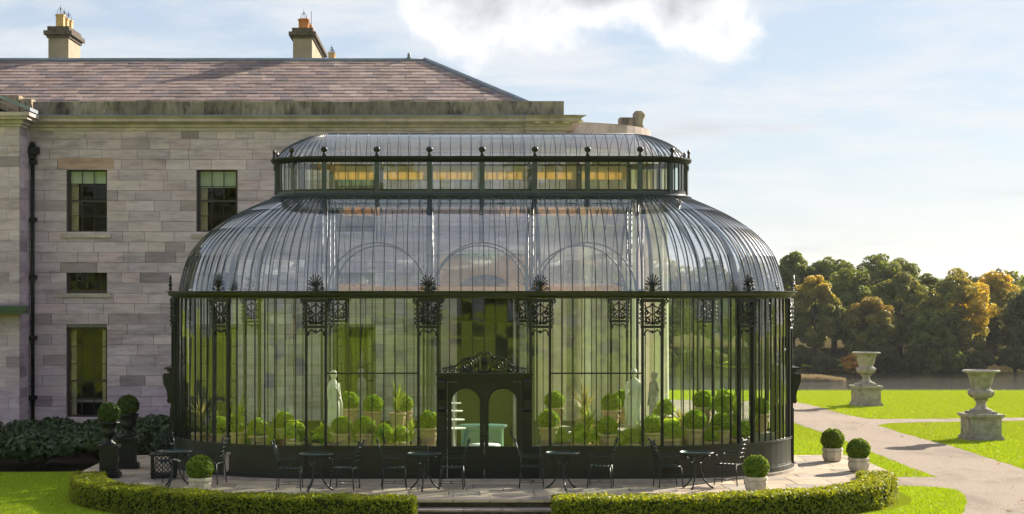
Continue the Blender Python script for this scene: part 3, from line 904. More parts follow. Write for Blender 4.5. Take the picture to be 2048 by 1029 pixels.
MB().bar(Vector((HIPX, EY, EZ)) + snrm * .02 + Vector((-.08, 0, 0)), Vector((RXE, RY, RZ)) + snrm * .02 + Vector((-.08, 0, 0)), .34, .02, up=snrm).build('hip_flashing', 'lead', roof)
MB().lathe([(.05, 0), (.09, .06), (.05, .12), (.07, .17), (.01, .26)], 8, (wx(818, RY), RY, RZ + .05)).build('ridge_finial', 'lead', roof)

# chimneys
def chimney(xr, w, y0, dep, zb, zc, zt, zp, npots, potmat, label):
    m = MB().box(xr - w, xr, y0, y0 + dep, zb, zc)
    ch = H(m.build('chimney', 'chimney')); ch['label'] = label
    c = MB().box(xr - w - .05, xr + .05, y0 - .05, y0 + dep + .05, zc, zc + (zt - zc) * .25)
    c.box(xr - w - .14, xr + .14, y0 - .14, y0 + dep + .14, zc + (zt - zc) * .25, zc + (zt - zc) * .6)
    c.box(xr - w - .03, xr + .03, y0 - .03, y0 + dep + .03, zc + (zt - zc) * .6, zt)
    c.build('chimney_cap', 'chimcap', ch)
    MB().box(xr - w - .04, xr + .04, y0 - .04, y0 + dep + .04, zb, zb + .14).build('lead_apron', 'lead', ch)
    for k in range(npots):
        cy = y0 + dep * (k + .5) / npots
        cx = xr - w / 2
        hh = (zp - zt) * (1 if k != 1 else .93)
        p = MB()
        p.lathe([(.20, 0), (.185, .06), (.185, hh * .82), (.215, hh * .84), (.215, hh * .95), (.17, hh * .96), (.15, hh)], 4 if potmat == 'pot_cream' else 10, (cx, cy, zt), ang0=PI / 4, smooth=potmat != 'pot_cream')
        p.build('chimney_pot', potmat, ch)
        g = MB()
        for q in range(4):
            a = q * PI / 2 + .4
            g.tube([(cx + .13 * math.cos(a), cy + .13 * math.sin(a), zt + hh - .02), (cx + .09 * math.cos(a), cy + .09 * math.sin(a), zt + hh + .14), (cx, cy, zt + hh + .24)], .008, 4)
        g.tube([(cx, cy, zt + hh + .1), (cx, cy, zt + hh + .34)], .006, 4)
        g.build('bird_guard', 'iron', ch)
    return ch
Yc = RY + .35
chimney(wx(137, Yc), .70, Yc, 1.9, RZ - .4, wz(76, Yc), wz(53, Yc), wz(26, Yc), 3, 'pot_cream', 'chimney stack with three buff clay pots')
c2 = chimney(wx(624, Yc), .66, Yc, 5.4, RZ - .4, wz(77, Yc), wz(56, Yc), wz(33, Yc), 5, 'pot_red', 'long chimney stack with orange clay pots')
MB().tube([(wx(617, Yc), Yc + 1.2, wz(40, Yc)), (wx(617, Yc), Yc + 1.2, wz(12, Yc))], .012, 4).build('aerial', 'iron', c2)
Yf = RY + 13
chimney(wx(671, Yf), .36, Yf, 1.2, wz(200, Yf), wz(128, Yf), wz(118, Yf), wz(104, Yf), 3, 'pot_cream', 'far chimney whose pots just clear the ridge')

# projecting pavilion at the left with a raking cornice
PVY, PVX = HY - 1.25, HX0
m = MB()
m.box(PVX - 8, PVX - .02, PVY + .03, HY + 3, GZ - .1, CZ0)
pv = H(m.build('pavilion', 'mortar'))
z = GZ; row = 0
while z < CZ0 - .01:
    z1 = min(z + COURSE, CZ0)
    x = PVX
    first = True
    while x > PVX - 1.7:
        w = (random.uniform(.3, .45) if row % 2 else random.uniform(.7, .9)) if first else random.uniform(.6, 1.1)
        first = False
        block('stone', x - w + .003, x - .003, PVY - random.uniform(0, .005), PVY + .05, z + .003, z1 - .003, 'stone', pv, stone_col())
        x -= w
    yy = PVY + .052
    while yy < HY - .01:
        y1 = min(yy + random.uniform(.5, .9), HY)
        block('stone', PVX - .04, PVX + .002, yy + .003, y1 - .003, z + .003, z1 - .003, 'stone', pv, stone_col())
        yy = y1
    z = z1; row += 1
h = CZ1 - CZ0
for ya, yb, xa, xb in ((PVY, HY, PVX - 8, PVX),):
    for pr, za, zb in ((.05, 0, .22), (.12, .22, .5), (.30, .5, .72), (.38, .72, 1.0)):
        MB().box(xa, xb + pr, ya - pr, yb - .43, CZ0 + h * za + .001, CZ0 + h * zb - .001).build('cornice', 'cornice', pv)
sx, sz = PVX + .42, CZ1 + .02
MB().prism([(sx, sz), (sx, sz + .10), (sx - 8, sz + 3.45), (sx - 8, sz + 3.35)], PVY - .44, PVY + .5).build('raking_cornice', 'lead', pv)
MB().prism([(sx - .2, sz), (sx - .25, sz + .02), (sx - 8, sz + 3.28), (sx - 8, sz + 3.0)], PVY - .34, PVY + .5).build('raking_cornice', 'cornice', pv)
MB().prism([(sx - .7, sz), (sx - 8, sz + 2.98), (sx - 8, sz)], PVY - .03, PVY + .4).build('tympanum', 'stone_far', pv)
o = block('parapet_stone', wx(0, HY) - 2, wx(36, HY), HY + .1, HY + .9, CZ1 + .1, wz(190, HY), 'parapet', pv, (.30, .24, .17))
o = block('parapet_stone', wx(38, HY), wx(60, HY), HY + .15, HY + .8, CZ1 + .1, wz(197, HY), 'parapet', pv, (.42, .34, .24))
MB().box(PVX - 3, wx(52, PVY - .5), PVY - .55, PVY - .01, wz(622, PVY - .5), wz(612, PVY - .5)).box(PVX - 3, wx(50, PVY - .5), PVY - .52, PVY - .01, wz(628, PVY - .5), wz(622.5, PVY - .5)).build('door_canopy', 'green_paint', pv)

# rainwater pipe with hopper head
dpx = wx(65.5, HY - .1)
pz0, pz1 = GZ, wz(318, HY)
m = MB().tube([(dpx, HY - .10, pz0), (dpx, HY - .10, pz1)], .055, 10)
pipe = H(m.build('rainwater_pipe', 'iron'))
q = MB().box(dpx - .10, dpx + .10, HY - .20, HY - .02, pz1, pz1 + .12)
q.box(dpx - .20, dpx + .20, HY - .30, HY - .02, pz1 + .12, pz1 + .34)
q.lathe([(.06, 0), (.1, .08), (.06, .16)], 10, (dpx, HY - .1, pz1 + .34))
q.build('hopper_head', 'iron', pipe)
for zz in (wz(440, HY), wz(555, HY), wz(676, HY), wz(795, HY), wz(325, HY) + .0):
    MB().box(dpx - .12, dpx + .12, HY - .17, HY - .01, zz - .06, zz + .06).build('pipe_collar', 'iron', pipe)

# bow on the lake front, seen past the right-hand corner
BC, BR = Vector((2.15, 22.0)), 3.75
bw = MB()
zt = wz(250, 19.2)
def arc(r, n=28, a0=-100, a1=100):
    return [(BC.x + r * math.cos(R_(a0 + (a1 - a0) * k / n)), BC.y + r * math.sin(R_(a0 + (a1 - a0) * k / n))) for k in range(n + 1)]
bw.slab(arc(BR), GZ, zt - .9)
bow = H(bw.build('bow_front', 'cornice'))
MB().slab(arc(BR + .3), zt - .9, zt - .62).build('cornice', 'cornice', bow)
MB().slab(arc(BR + .16), zt - .615, zt).build('parapet', 'cornice', bow)
for a in (-72, -48, -24, 0, 24, 48, 72):
    cx, cy = BC.x + (BR + .55) * math.cos(R_(a)), BC.y + (BR + .55) * math.sin(R_(a))
    MB().lathe([(.34, 0), (.34, .12), (.27, .2), (.25, .5), (.235, 3.5), (.21, zt - 1.5 - GZ), (.27, zt - 1.42 - GZ), (.32, zt - 1.25 - GZ)], 14, (cx, cy, GZ)).build('column', 'sandstone_white', bow)
MB().slab(arc(BR + .92), zt - 1.6 + .35, zt - .905).build('entablature', 'sandstone_white', bow)
by = 21.0
MB().box(wx(1238, by), wx(1272, by), by - .3, by + .4, zt - .05, wz(237, by)).build('parapet_stone', 'parapet', bow).color = (.3, .25, .19, 1)
MB().box(wx(1268.5, by), wx(1281, by), by - .45, by + .5, zt - .05, wz(225, by)).build('parapet_stone', 'parapet', bow).color = (.3, .25, .19, 1)
s = MB()
s.tube(spiral(wx(1282, by), wz(231, by), .10, .03, -90, 270, 14, by), .06, 6).tube([(wx(1284, by), by, wz(236, by)), (wx(1281.5, by), by, wz(248, by)), (wx(1286, by), by, wz(262, by))], .07, 6)
s.build('carved_scroll', 'parapet', bow).color = (.34, .28, .2, 1)

# covered link between house and conservatory, peach washed, arched doorway
LX0, LX1 = wx(880, 7.7), wx(1060, 7.7)
LT = wz(511, 7.7)
lk = MB()
cx, rad, zs = (LX0 + LX1) / 2, .72, wz(585, 7.7)
pts = [(LX0, zs), (cx - rad, zs)] + [(cx - rad * math.cos(R_(k * 15)), zs + .45 * math.sin(R_(k * 15))) for k in range(1, 12)] + [(cx + rad, zs), (LX1, zs), (LX1, LT), (LX0, LT)]
lk.box(LX0, cx - rad, 7.6, 7.85, GZ, zs - .003).box(cx + rad, LX1, 7.6, 7.85, GZ, zs - .003)
lk.box(LX0, LX0 + .2, 7.86, HY - .02, GZ, LT).box(LX1 - .2, LX1, 7.86, HY - .02, GZ, LT)
link = H(lk.build('link_passage', 'cornice'))
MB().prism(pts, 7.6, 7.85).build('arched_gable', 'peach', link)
MB().box(LX0 - .12, LX1 + .12, 7.5, HY - .05, LT + .003, LT + .14).build('flat_roof', 'lead', link)
MB().box(cx - rad + .005, cx + rad - .005, 8.3, 8.36, GZ, 3.2).build('inner_door', 'iron', link)

# ------------------------------------------------------------------ the conservatory: three straight bays, rounded ends of five bays each
CL, CR, CYC = 3.54, 3.55, 3.55
cons = thing('conservatory', 'domed iron and glass conservatory with rounded ends and raised lantern roof', 'conservatory', (0, CYC, 0))
def bays_of(nst, half, r):
    out = []
    W = 2 * half / nst
    for k in range(nst): out.append((-half + W * (k + .5), 0.0, False))
    for k in range(5): out.append((half, R_(18 + 36 * k), True))
    for k in range(nst): out.append((half - W * (k + .5), PI, False))
    for k in range(5): out.append((-half, R_(-162 + 36 * k), True))
    return W, R_(36) * r, out
WS, WC, BAYS = bays_of(3, CL, CR)
def at_frame(b, s, r0):
    """frame whose origin is on the axis line: meshes drawn at y=-r"""
    x, rz, cv = b
    if cv: return (x, 0, 0), rz + s / r0
    return (x + s * math.cos(rz), s * math.sin(rz), 0), rz
def at_surf(b, s, r, r0):
    (x, y, z), rz = at_frame(b, s, r0)
    return (x + r * math.sin(rz), y - r * math.cos(rz), 0), rz
def front(b): return math.cos(b[1]) > -.01
def edges(W, p=.205):
    d = (W - 2 * p) / 8
    return [-W / 2, -W / 2 + p] + [-W / 2 + p + d * k for k in range(1, 8)] + [W / 2 - p, W / 2]
def Cput(name, me, loc, rz, parent=None, tilt=0.0, kind=None):
    return put(name, me, parent or cons, loc, 0, rot=(tilt, 0, rz), kind=kind)
ring_pts = []
for x, rz, cv in BAYS:
    if cv:
        ring_pts += [(x, rz + R_(-18 + 6 * k)) for k in range(6)]
    else:
        ring_pts.append((x - math.cos(rz) * WS / 2, rz))
def ring(sec, half_scale=1.0):
    """closed moulding run round the plan, sec = [(r, z)...]"""
    m = MB(); rows = []
    pts = ring_pts
    for x, a in pts + [pts[0]]:
        rows.append([(x * half_scale + r * math.sin(a), -r * math.cos(a), z) for r, z in sec + [sec[0]]])
    return m.grid(rows, smooth=False)
SILL, HEAD, EAVE = 0.74, 3.845, 3.975
# floor and stone plinth
m = MB(); m.slab([(x + 3.5 * math.sin(a), -3.5 * math.cos(a)) for x, a in ring_pts], -.06, .03)
m.build('floor', 'floor', cons)
ring([(CR + .16, -.05), (CR + .16, .06), (CR - .15, .06), (CR - .15, -.05)]).build('stone_plinth', 'plinth', cons)
# eaves: gutter with hollow underside
ring([(CR - .10, HEAD + .002), (CR + .02, HEAD + .002), (CR + .03, HEAD + .035), (CR + .09, HEAD + .06), (CR + .105, HEAD + .09), (CR + .12, EAVE), (CR - .15, EAVE)]).build('eaves_gutter', 'iron_eave', cons)
ring([(CR + .105, EAVE + .002), (CR + .14, EAVE + .012), (CR + .14, EAVE + .032), (CR - .17, EAVE + .032), (CR - .17, EAVE + .002)]).build('eaves_nosing', 'iron', cons)
ring([(CR - .04, .70), (CR + .05, .70), (CR + .05, .735), (CR + .02, SILL + .01), (CR - .04, SILL + .01)])
# inner head beam
# ---- repeated pieces
post_me = MB().box(-.0275, .0275, -.045, .04, .06, HEAD).mesh('post', 'iron')
wbar_me = MB().box(-.009, .009, -.022, .014, SILL, HEAD).mesh('glazing_bar', 'iron')
def pane_mesh(w, z0, z1, mat, lap=.012):
    h = (z1 - z0)
    return MB().add([(-w / 2, -lap, -h / 2), (w / 2, -lap, -h / 2), (w / 2, 0, h / 2), (-w / 2, 0, h / 2),
                     (-w / 2, -lap + .004, -h / 2), (w / 2, -lap + .004, -h / 2), (w / 2, .004, h / 2), (-w / 2, .004, h / 2)],
                    [(0, 1, 2, 3), (7, 6, 5, 4), (0, 4, 5, 1), (3, 2, 6, 7)]).mesh('pane', mat)
ROWZ = [(SILL, 1.52), (1.50, 3.02), (3.00, HEAD)]
es, ec = edges(WS), edges(WC)
wpane = {(cv, j): pane_mesh((ec[3] - ec[2]) if cv else (es[3] - es[2]), z0, z1, 'glass_wall') for cv in (False, True) for j, (z0, z1) in enumerate(ROWZ)}
ppane = pane_mesh(.36, SILL, 3.32, 'glass_wall', 0)
# crest (palmette) over each pilaster
def crest():
    m = MB()
    m.box(-.035, .035, -.012, .012, 0, .12)
    for k in range(-4, 5):
        a = R_(90 - k * 21)
        ln = .235 - .011 * abs(k) ** 1.3
        c0 = Vector((.012 * k, 0, .13))
        tip = c0 + Vector((math.cos(a) * ln * .62, 0, math.sin(a) * ln))
        mid = c0.lerp(tip, .55) + Vector((0, 0, .012))
        m.tube([c0, mid, tip, tip + Vector((.016 * (1 if k > 0 else -1 if k < 0 else 0), 0, -.012))], [.009, .013, .017, .006], 5)
    m.lathe([(.005, -.05), (.04, -.02), (.045, .02), (.005, .06)], 8, (0, 0, .13))
    for s in (-1, 1):
        m.tube([(x * s, y, z) for x, y, z in spiral(.095, .125, .040, .012, 200, -250, 16)], .009, 5)
        m.tube([(x * s, y, z) for x, y, z in spiral(.145, .045, .042, .010, 200, -260, 16)], .010, 5)
        m.tube([(s * .02, 0, .05), (s * .06, 0, .015), (s * .11, 0, .03)], .011, 5)
        m.tube([(s * .02, 0, .10), (s * .045, 0, .08), (s * .06, 0, .11)], .009, 5)
    return m
crest_me = crest().mesh('crest_ornament', 'iron')
def bracket():
    """pierced capital: cross bar with scrolled ends, lattice of leaves, spandrel below"""
    m = MB()
    zt = HEAD
    m.box(-.25, .25, -.03, .05, zt - .075, zt - .003)
    for s in (-1, 1):
        m.tube([(x * s, y - .02, z) for x, y, z in spiral(.275, zt - .055, .05, .012, 90, -330, 16)], .016, 6)
        m.box(*sorted((s * .235, s * .18)), -.03, .05, zt - .56, zt - .08)
        for k in range(5):
            z = zt - .13 - k * .095
            m.tube([(s * .235, -.02, z + .04), (s * (.262 + .006 * k), -.03, z), (s * .235, -.02, z - .035)], [.014, .02, .012], 5)
        m.tube([(0, -.01, zt - .10), (s * .05, -.015, zt - .16), (s * .13, -.02, zt - .20), (s * .165, -.01, zt - .12)], .018, 5)
        m.tube([(s * .165, -.01, zt - .20), (s * .10, -.015, zt - .26), (s * .02, -.02, zt - .33), (s * .09, -.02, zt - .40), (s * .17, -.01, zt - .38)], .019, 5)
        m.tube([(x * s, y - .015, z) for x, y, z in spiral(.085, zt - .45, .06, .015, 100, -300, 14)], .019, 5)
        m.tube([(x * s, y - .015, z) for x, y, z in spiral(.12, zt - .30, .045, .012, -80, 300, 12)], .021, 5)
        m.tube([(s * .17, -.01, zt - .46), (s * .12, -.02, zt - .53), (0, -.02, zt - .50)], .021, 5)
        m.tube([(s * .17, 0, zt - .78), (s * .155, 0, zt - .70), (s * .10, -.01, zt - .655), (s * .04, -.01, zt - .70), (0, -.01, zt - .68)], .018, 5)
    m.tube([(0, -.02, zt - .08), (0, -.03, zt - .22), (0, -.02, zt - .36), (0, -.03, zt - .55)], [.012, .02, .012, .03], 6)
    m.box(-.25, .25, -.045, .055, zt - .62, zt - .565)
    m.lathe([(.002, -.05), (.03, -.02), (.03, .01), (.01, .03)], 8, (0, -.015, zt - .69))
    return m
bracket_me = bracket().mesh('bracket', 'iron')
def dado(W, cv, w0=None):
    m = MB()
    n = 8 if cv else 1
    a, b = -W / 2, W / 2
    m.box(a, b, -.01, .05, .06, .70, n)                    # body
    m.box(a, b, .011, .09, .06, .16, n)                    # skirting
    m.box(a, b, .011, .06, .16, .20, n)
    m.box(a, b, -.03, .065, .70, .725, n); m.box(a, b, -.03, .05, .7255, SILL + .008, n)
    pr = [(a + .06, a + .36), (a + .44, -.03), (.03, b - .44), (b - .36, b - .06)]
    pr = [(-W / 2 + .28, -.04), (.04, W / 2 - .28), (-W / 2 + .02, -W / 2 + .18), (W / 2 - .18, W / 2 - .02)]
    for xa, xb in pr:
        k = 4 if cv else 1
        for (x0, x1, z0, z1) in ((xa, xb, .27, .30), (xa, xb, .60, .63), (xa, xa + .03, .30, .60), (xb - .03, xb, .30, .60)):
            m.box(x0, x1, .011, .032, z0, z1, k if x1 - x0 > .1 else 1)
    if cv: m.map(lambda s, n_, z: ((CR + n_) * math.sin(s / CR), -(CR + n_) * math.cos(s / CR), z))
    else: m.map(lambda s, n_, z: (s, -(CR + n_), z))
    return m.mesh('dado', 'iron_panel')
dado_me = {False: dado(WS, False), True: dado(WC, True)}
transom_me = MB().box(-(WS / 2 - .205), WS / 2 - .205, -.03, .02, 2.26, 2.29).mesh('transom', 'iron')
# ---- doors
def half_leaf(sg):
    """door leaf hung at one side, arched light above a panel"""
    w = .775
    x0, x1 = sorted((sg * .002, sg * w))
    m = MB()
    gx0, gx1 = x0 + .09, x1 - .09
    c, r = (gx0 + gx1) / 2, (gx1 - gx0) / 2
    zs, z0 = 1.66, .74
    top = 2.09
    # arch plate with a hole: left stile, right stile, head strips
    m.box(x0, gx0, -.025, .025, .02, top).box(gx1, x1, -.025, .025, .02, top)
    m.box(gx0, gx1, -.025, .025, .02, z0)
    K = 14
    for k in range(K):
        a0, a1 = PI - PI * k / K, PI - PI * (k + 1) / K
        xa, xb = c + r * math.cos(a0), c + r * math.cos(a1)
        za, zb = zs + r * math.sin(a0), zs + r * math.sin(a1)
        m.prism([(xa, za), (xb, zb), (xb, top), (xa, top)], -.025, .025)
    m.tube([(c + (r + .012) * math.cos(PI * k / 20), -.028, zs + (r + .012) * math.sin(PI * k / 20)) for k in range(21)], .014, 6)
    for (xa, xb, za, zb) in ((gx0, gx1, .20, .24), (gx0, gx1, .60, .64), (gx0, gx0 + .04, .24, .60), (gx1 - .04, gx1, .24, .60)):
        m.box(xa, xb, -.042, -.026, za, zb)
    g = MB()
    pts = [(gx0, z0), (gx1, z0)] + [(c + r * math.cos(PI * k / 16), zs + r * math.sin(PI * k / 16)) for k in range(17)]
    g.prism(pts, -.003, .003)
    h = MB()
    hx = sg * .05
    h.lathe([(.012, 0), (.012, .02), (.024, .03), (.024, .05), (.006, .06)], 8).map(lambda x, y, z: (hx + x, -.026 - z, .98 + y))
    h.box(hx - .018, hx + .018, -.034, -.026, .90, 1.08)
    return m, g, h
leafs = {}
for sg in (-1, 1):
    m, g, h = half_leaf(sg)
    leafs[sg] = (m.mesh('door', 'iron'), g.mesh('pane', 'glass_wall'), h.mesh('handle', 'furn'))
def door_frame():
    m = MB()
    for s in (-1, 1):
        m.box(*sorted((s * .78, s * .985)), -.06, .06, .02, 2.10)
        m.box(*sorted((s * .82, s * .945)), -.085, -.062, .06, 1.36)
        m.box(*sorted((s * .986, s * 1.17)), -.03, .06, .02, SILL)
    m.box(-.985, .985, -.05, .05, 2.101, 2.15)
    m.box(-.99, .99, -.10, .05, 2.151, 2.19).box(-1.0, 1.0, -.14, .05, 2.191, 2.24).box(-1.02, 1.02, -.20, .05, 2.241, 2.285)
    return m
def console():
    m = MB()
    pr = [(.0, 1.48), (-.05, 1.47), (-.085, 1.52), (-.07, 1.60), (-.08, 1.72), (-.13, 1.86), (-.17, 1.96), (-.18, 2.10), (-.15, 2.148), (0, 2.148)]
    n = len(pr)
    vs = [(-.075, y - .065, z) for y, z in pr] + [(.075, y - .065, z) for y, z in pr]
    m.add(vs, [tuple(range(n)), tuple(range(2 * n - 1, n - 1, -1))] + [((i + 1) % n, i, i + n, (i + 1) % n + n) for i in range(n)])
    return m
def overdoor():
    m = MB()
    z0 = 2.287
    y = -.03
    def T(p, r): m.tube([(a, y, z0 + c) for a, _, c in p], r, 6)
    for s in (-1, 1):
        f = lambda L_: [(x * s, yy, z) for x, yy, z in L_]
        T(f(spiral(.345, .165, .125, .02, 160, -500, 34)), .018)
        T(f(spiral(.345, .165, .12, .16, 160, 40, 10)), .014)
        T(f(spiral(.66, .065, .075, .015, 170, -380, 24)), .015)
        T(f(spiral(.83, .05, .055, .012, 20, 420, 20)), .014)
        T(f([(.20, 0, .10), (.17, 0, .20), (.20, 0, .30), (.30, 0, .325), (.44, 0, .28), (.54, 0, .18), (.63, 0, .13)]), .018)
        T(f([(.06, 0, .42), (.13, 0, .40), (.16, 0, .34), (.22, 0, .32)]), .018)
        T(f([(.14, 0, .34), (.11, 0, .24), (.14, 0, .12), (.10, 0, .02)]), .017)
        T(f([(.02, 0, .36), (.06, 0, .43), (.03, 0, .455)]), .014)
        T(f([(.48, 0, .03), (.53, 0, .09), (.58, 0, .03)]), .015)
        T(f([(.22, 0, .03), (.30, 0, .02), (.42, 0, .04), (.50, 0, .10)]), .014)
        T(f([(.58, 0, .10), (.70, 0, .15), (.76, 0, .10), (.84, 0, .11)]), .013)
    m.prism([(-.055, z0 + .06), (.055, z0 + .06), (.075, z0 + .2), (.06, z0 + .33), (0, z0 + .36), (-.06, z0 + .33), (-.075, z0 + .2)], y - .03, y + .02)
    m.box(-.09, .09, y - .03, y + .03, z0, z0 + .05)
    m.lathe([(.01, 0), (.05, .05), (.05, .1), (.01, .15)], 8, (0, y - .02, z0 + .16))
    return m
frame_me, cons_me, over_me = door_frame().mesh('door_frame', 'iron'), console().mesh('door_console', 'iron'), overdoor().mesh('door_crest', 'iron')
dbar_me = MB().box(-.009, .009, -.022, .014, 2.29, HEAD).mesh('glazing_bar', 'iron')
dpane = [pane_mesh(es[3] - es[2], 2.29, 3.02, 'glass_wall'), pane_mesh(es[3] - es[2], 3.00, HEAD, 'glass_wall')]
def rot2(x, y, a): return (x * math.cos(a) - y * math.sin(a), x * math.sin(a) + y * math.cos(a))
def door_unit(b):
    (lx, ly, _), rz = at_surf(b, 0, CR + (-.13 if b[2] else .03), CR)
    def P(me, name, dx=0.0, parent=None):
        ox, oy = rot2(dx, 0, rz)
        return put(name, me, parent or cons, (lx + ox, ly + oy, 0), rz)
    P(frame_me, 'door_frame')
    for s in (-1, 1): P(cons_me, 'door_console', s * .90)
    P(over_me, 'door_crest')
    for s in (-1, 1):
        d = P(leafs[s][0], 'door')
        put('pane', leafs[s][1], d); put('handle', leafs[s][2], d)
# ---- set out the walls
rear = MB(); rear_glass = MB(); rear_post = MB()
def dump(dst, me_mb, loc, rz): dst.join(me_mb, loc, rz)
RB = {'bar': MB().box(-.009, .009, -.022, .014, SILL, HEAD), 'post': MB().box(-.0275, .0275, -.045, .04, .06, HEAD)}
for bi, b in enumerate(BAYS):
    cv = b[2]
    W = WC if cv else WS
    e = ec if cv else es
    fr = front(b)
    is_door = bi in (1, 5, 13)
    is_link = bi == 9
    # pilaster at the start of the bay
    for ds in (-.205, .205):
        loc, rz = at_surf(b, -W / 2 + ds, CR, CR) if not cv else at_surf(b, -W / 2 + ds, CR, CR)
        Cput('post', post_me, loc, rz)
    loc, rz = at_surf(b, -W / 2, CR, CR)
    if not cv and bi in (0, 8): rz = rz                       # join of straight and curved walls
    Cput('bracket', bracket_me, (loc[0] + .02 * math.sin(rz), loc[1] - .02 * math.cos(rz), 0), rz)
    lo2, _ = at_surf(b, -W / 2, CR + .09, CR)
    Cput('crest_ornament', crest_me, (lo2[0], lo2[1], EAVE + .032), rz)
    if fr: Cput('pane', ppane, (loc[0], loc[1], (SILL + 3.32) / 2), rz + random.uniform(-.006, .006), tilt=random.uniform(-.004, .004))
    else: rear_glass.join(MB().box(-.18, .18, -.002, .002, SILL, 3.32), loc, rz)
    if not is_door and not is_link:
        loc, rz = at_frame(b, 0, CR)
        Cput('dado', dado_me[cv], loc, rz)
    if is_link: continue
    if is_door: door_unit(b)
    if bi in (0, 2):
        loc, rz = at_surf(b, 0, CR, CR); Cput('transom', transom_me, loc, rz)
    for k in range(2, 9):
        loc, rz = at_surf(b, e[k], CR, CR)
        if is_door: Cput('glazing_bar', dbar_me, loc, rz)
        elif fr: Cput('glazing_bar', wbar_me, loc, rz)
        else: rear.join(RB['bar'], loc, rz)
    for k in range(1, 9):
        s = (e[k] + e[k + 1]) / 2
        loc, rz = at_surf(b, s, CR - .004, CR)
        if is_door:
            for j, (z0, z1) in enumerate(((2.29, 3.02), (3.0, HEAD))):
                Cput('pane', dpane[j], (loc[0], loc[1], (z0 + z1) / 2), rz + random.uniform(-.014, .014), tilt=random.uniform(-.011, .011))
        elif fr:
            for j, (z0, z1) in enumerate(ROWZ):
                Cput('pane', wpane[(cv, j)], (loc[0], loc[1], (z0 + z1) / 2), rz + random.uniform(-.014, .014), tilt=random.uniform(-.011, .011))
        else:
            rear_glass.join(MB().box(-.12, .12, -.002, .002, SILL, HEAD), loc, rz)
for b, W, e in ((BAYS[5], WC, ec), (BAYS[13], WC, ec)):
    for s0, s1 in ((e[1], -1.0), (1.0, e[9])):
        pass
rear.build('rear_glazing_bar', 'iron', cons, kind='stuff')
rear_glass.build('rear_pane', 'glass_wall', cons, kind='stuff')

# ---- the dome
def smooth_prof(P, n):
    P = [Vector((a, b)) for a, b in P]
    Q = [P[0] * 2 - P[1]] + P + [P[-1] * 2 - P[-2]]
    out = []
    for i in range(1, len(Q) - 2):
        for k in range(6):
            t = k / 6
            out.append(.5 * ((2 * Q[i]) + (Q[i + 1] - Q[i - 1]) * t + (2 * Q[i - 1] - 5 * Q[i] + 4 * Q[i + 1] - Q[i + 2]) * t * t + (3 * Q[i] - Q[i - 1] - 3 * Q[i + 1] + Q[i + 2]) * t ** 3))
    out.append(P[-1])
    ln = [0]
    for a, b in zip(out, out[1:]): ln.append(ln[-1] + (b - a).length)
    res = []
    for k in range(n + 1):
        d = ln[-1] * k / n
        i = max(j for j in range(len(ln)) if ln[j] <= d + 1e-9)
        if i >= len(out) - 1: res.append(out[-1].copy())
        else: res.append(out[i].lerp(out[i + 1], (d - ln[i]) / (ln[i + 1] - ln[i])))
    return res
DOME = smooth_prof([(3.40, 4.0), (3.365, 4.20), (3.315, 4.42), (3.19, 4.78), (2.95, 5.12), (2.6, 5.44), (2.13, 5.74), (1.655, 5.97), (1.24, 6.15)], 20)
def normals(P):
    out = []
    for i in range(len(P)):
        t = (P[min(i + 1, len(P) - 1)] - P[max(i - 1, 0)]).normalized()
        n = Vector((t.y, -t.x))
        if n.x + n.y < 0: n = -n
        out.append(n)
    return out
def rib(P, w, out_, in_):
    nn = normals(P)
    m = MB(); rows = []
    for p, n in zip(P, nn):
        a, b = p + n * out_, p - n * in_
        rows.append([(-w / 2, -a.x, a.y), (w / 2, -a.x, a.y), (w / 2, -b.x, b.y), (-w / 2, -b.x, b.y), (-w / 2, -a.x, a.y)])
    m.grid(rows, smooth=False)
    return m
def curved_pane(P, w, cv, r0, i0, i1, lap, thick=.004):
    nn = normals(P)
    m = MB(); top, bot = [], []
    idx = list(range(i0, i1 + 1))
    for j, i in enumerate(idx):
        f = 1 - j / (len(idx) - 1)
        for lst, off in ((top, lap * f), (bot, lap * f - thick)):
            q = P[i] + nn[i] * off
            r = max(q.x, .004)
            ha = w / 2 / r0
            if cv: lst.append([(-r * math.sin(ha), -r * math.cos(ha), q.y), (r * math.sin(ha), -r * math.cos(ha), q.y)])
            else: lst.append([(-w / 2, -r, q.y), (w / 2, -r, q.y)])
    m.grid(top); m.grid([list(reversed(x)) for x in bot])
    m.grid([top[0], bot[0]], smooth=False)
    return m
drib = rib(DOME, .017, .016, .022); drib_me = drib.mesh('dome_rib', 'iron_roof')
prib_me = rib(DOME, .055, -.03, .13).mesh('principal_rib', 'iron_roof')
CUTS = [0, 5, 10, 15, 20]
dp_mb = {}
for cv, e in ((False, es), (True, ec)):
    for wide in (0, 1):
        w = (e[1] - e[0]) if not wide else (e[3] - e[2])
        for j in range(4):
            dp_mb[(cv, wide, j)] = curved_pane(DOME, w, cv, CR, CUTS[j], CUTS[j + 1], .014)
dp_me = {k: v.mesh('dome_pane', 'glass_dome') for k, v in dp_mb.items()}
rear_rib, rear_dome = MB(), MB()
n_dp = 0
for bi, b in enumerate(BAYS):
    cv = b[2]
    e = ec if cv else es
    for k in range(10):
        loc, rz = at_frame(b, e[k], CR)
        vis = math.cos(rz) > .02
        if k == 0: Cput('principal_rib', prib_me, loc, rz)
        elif vis: Cput('dome_rib', drib_me, loc, rz)
        else: rear_rib.join(drib, loc, rz)
        s = (e[k] + e[k + 1]) / 2
        loc, rz = at_frame(b, s, CR)
        for j in range(4):
            key = (cv, 0 if k in (0, 9) else 1, j)
            if math.cos(rz) > .16 and n_dp < 300: Cput('dome_pane', dp_me[key], loc, rz); n_dp += 1
            else: rear_dome.join(dp_mb[key], loc, rz)
rear_rib.build('rear_dome_rib', 'iron_roof', cons, kind='stuff')
rear_dome.build('rear_dome_pane', 'glass_dome', cons, kind='stuff')

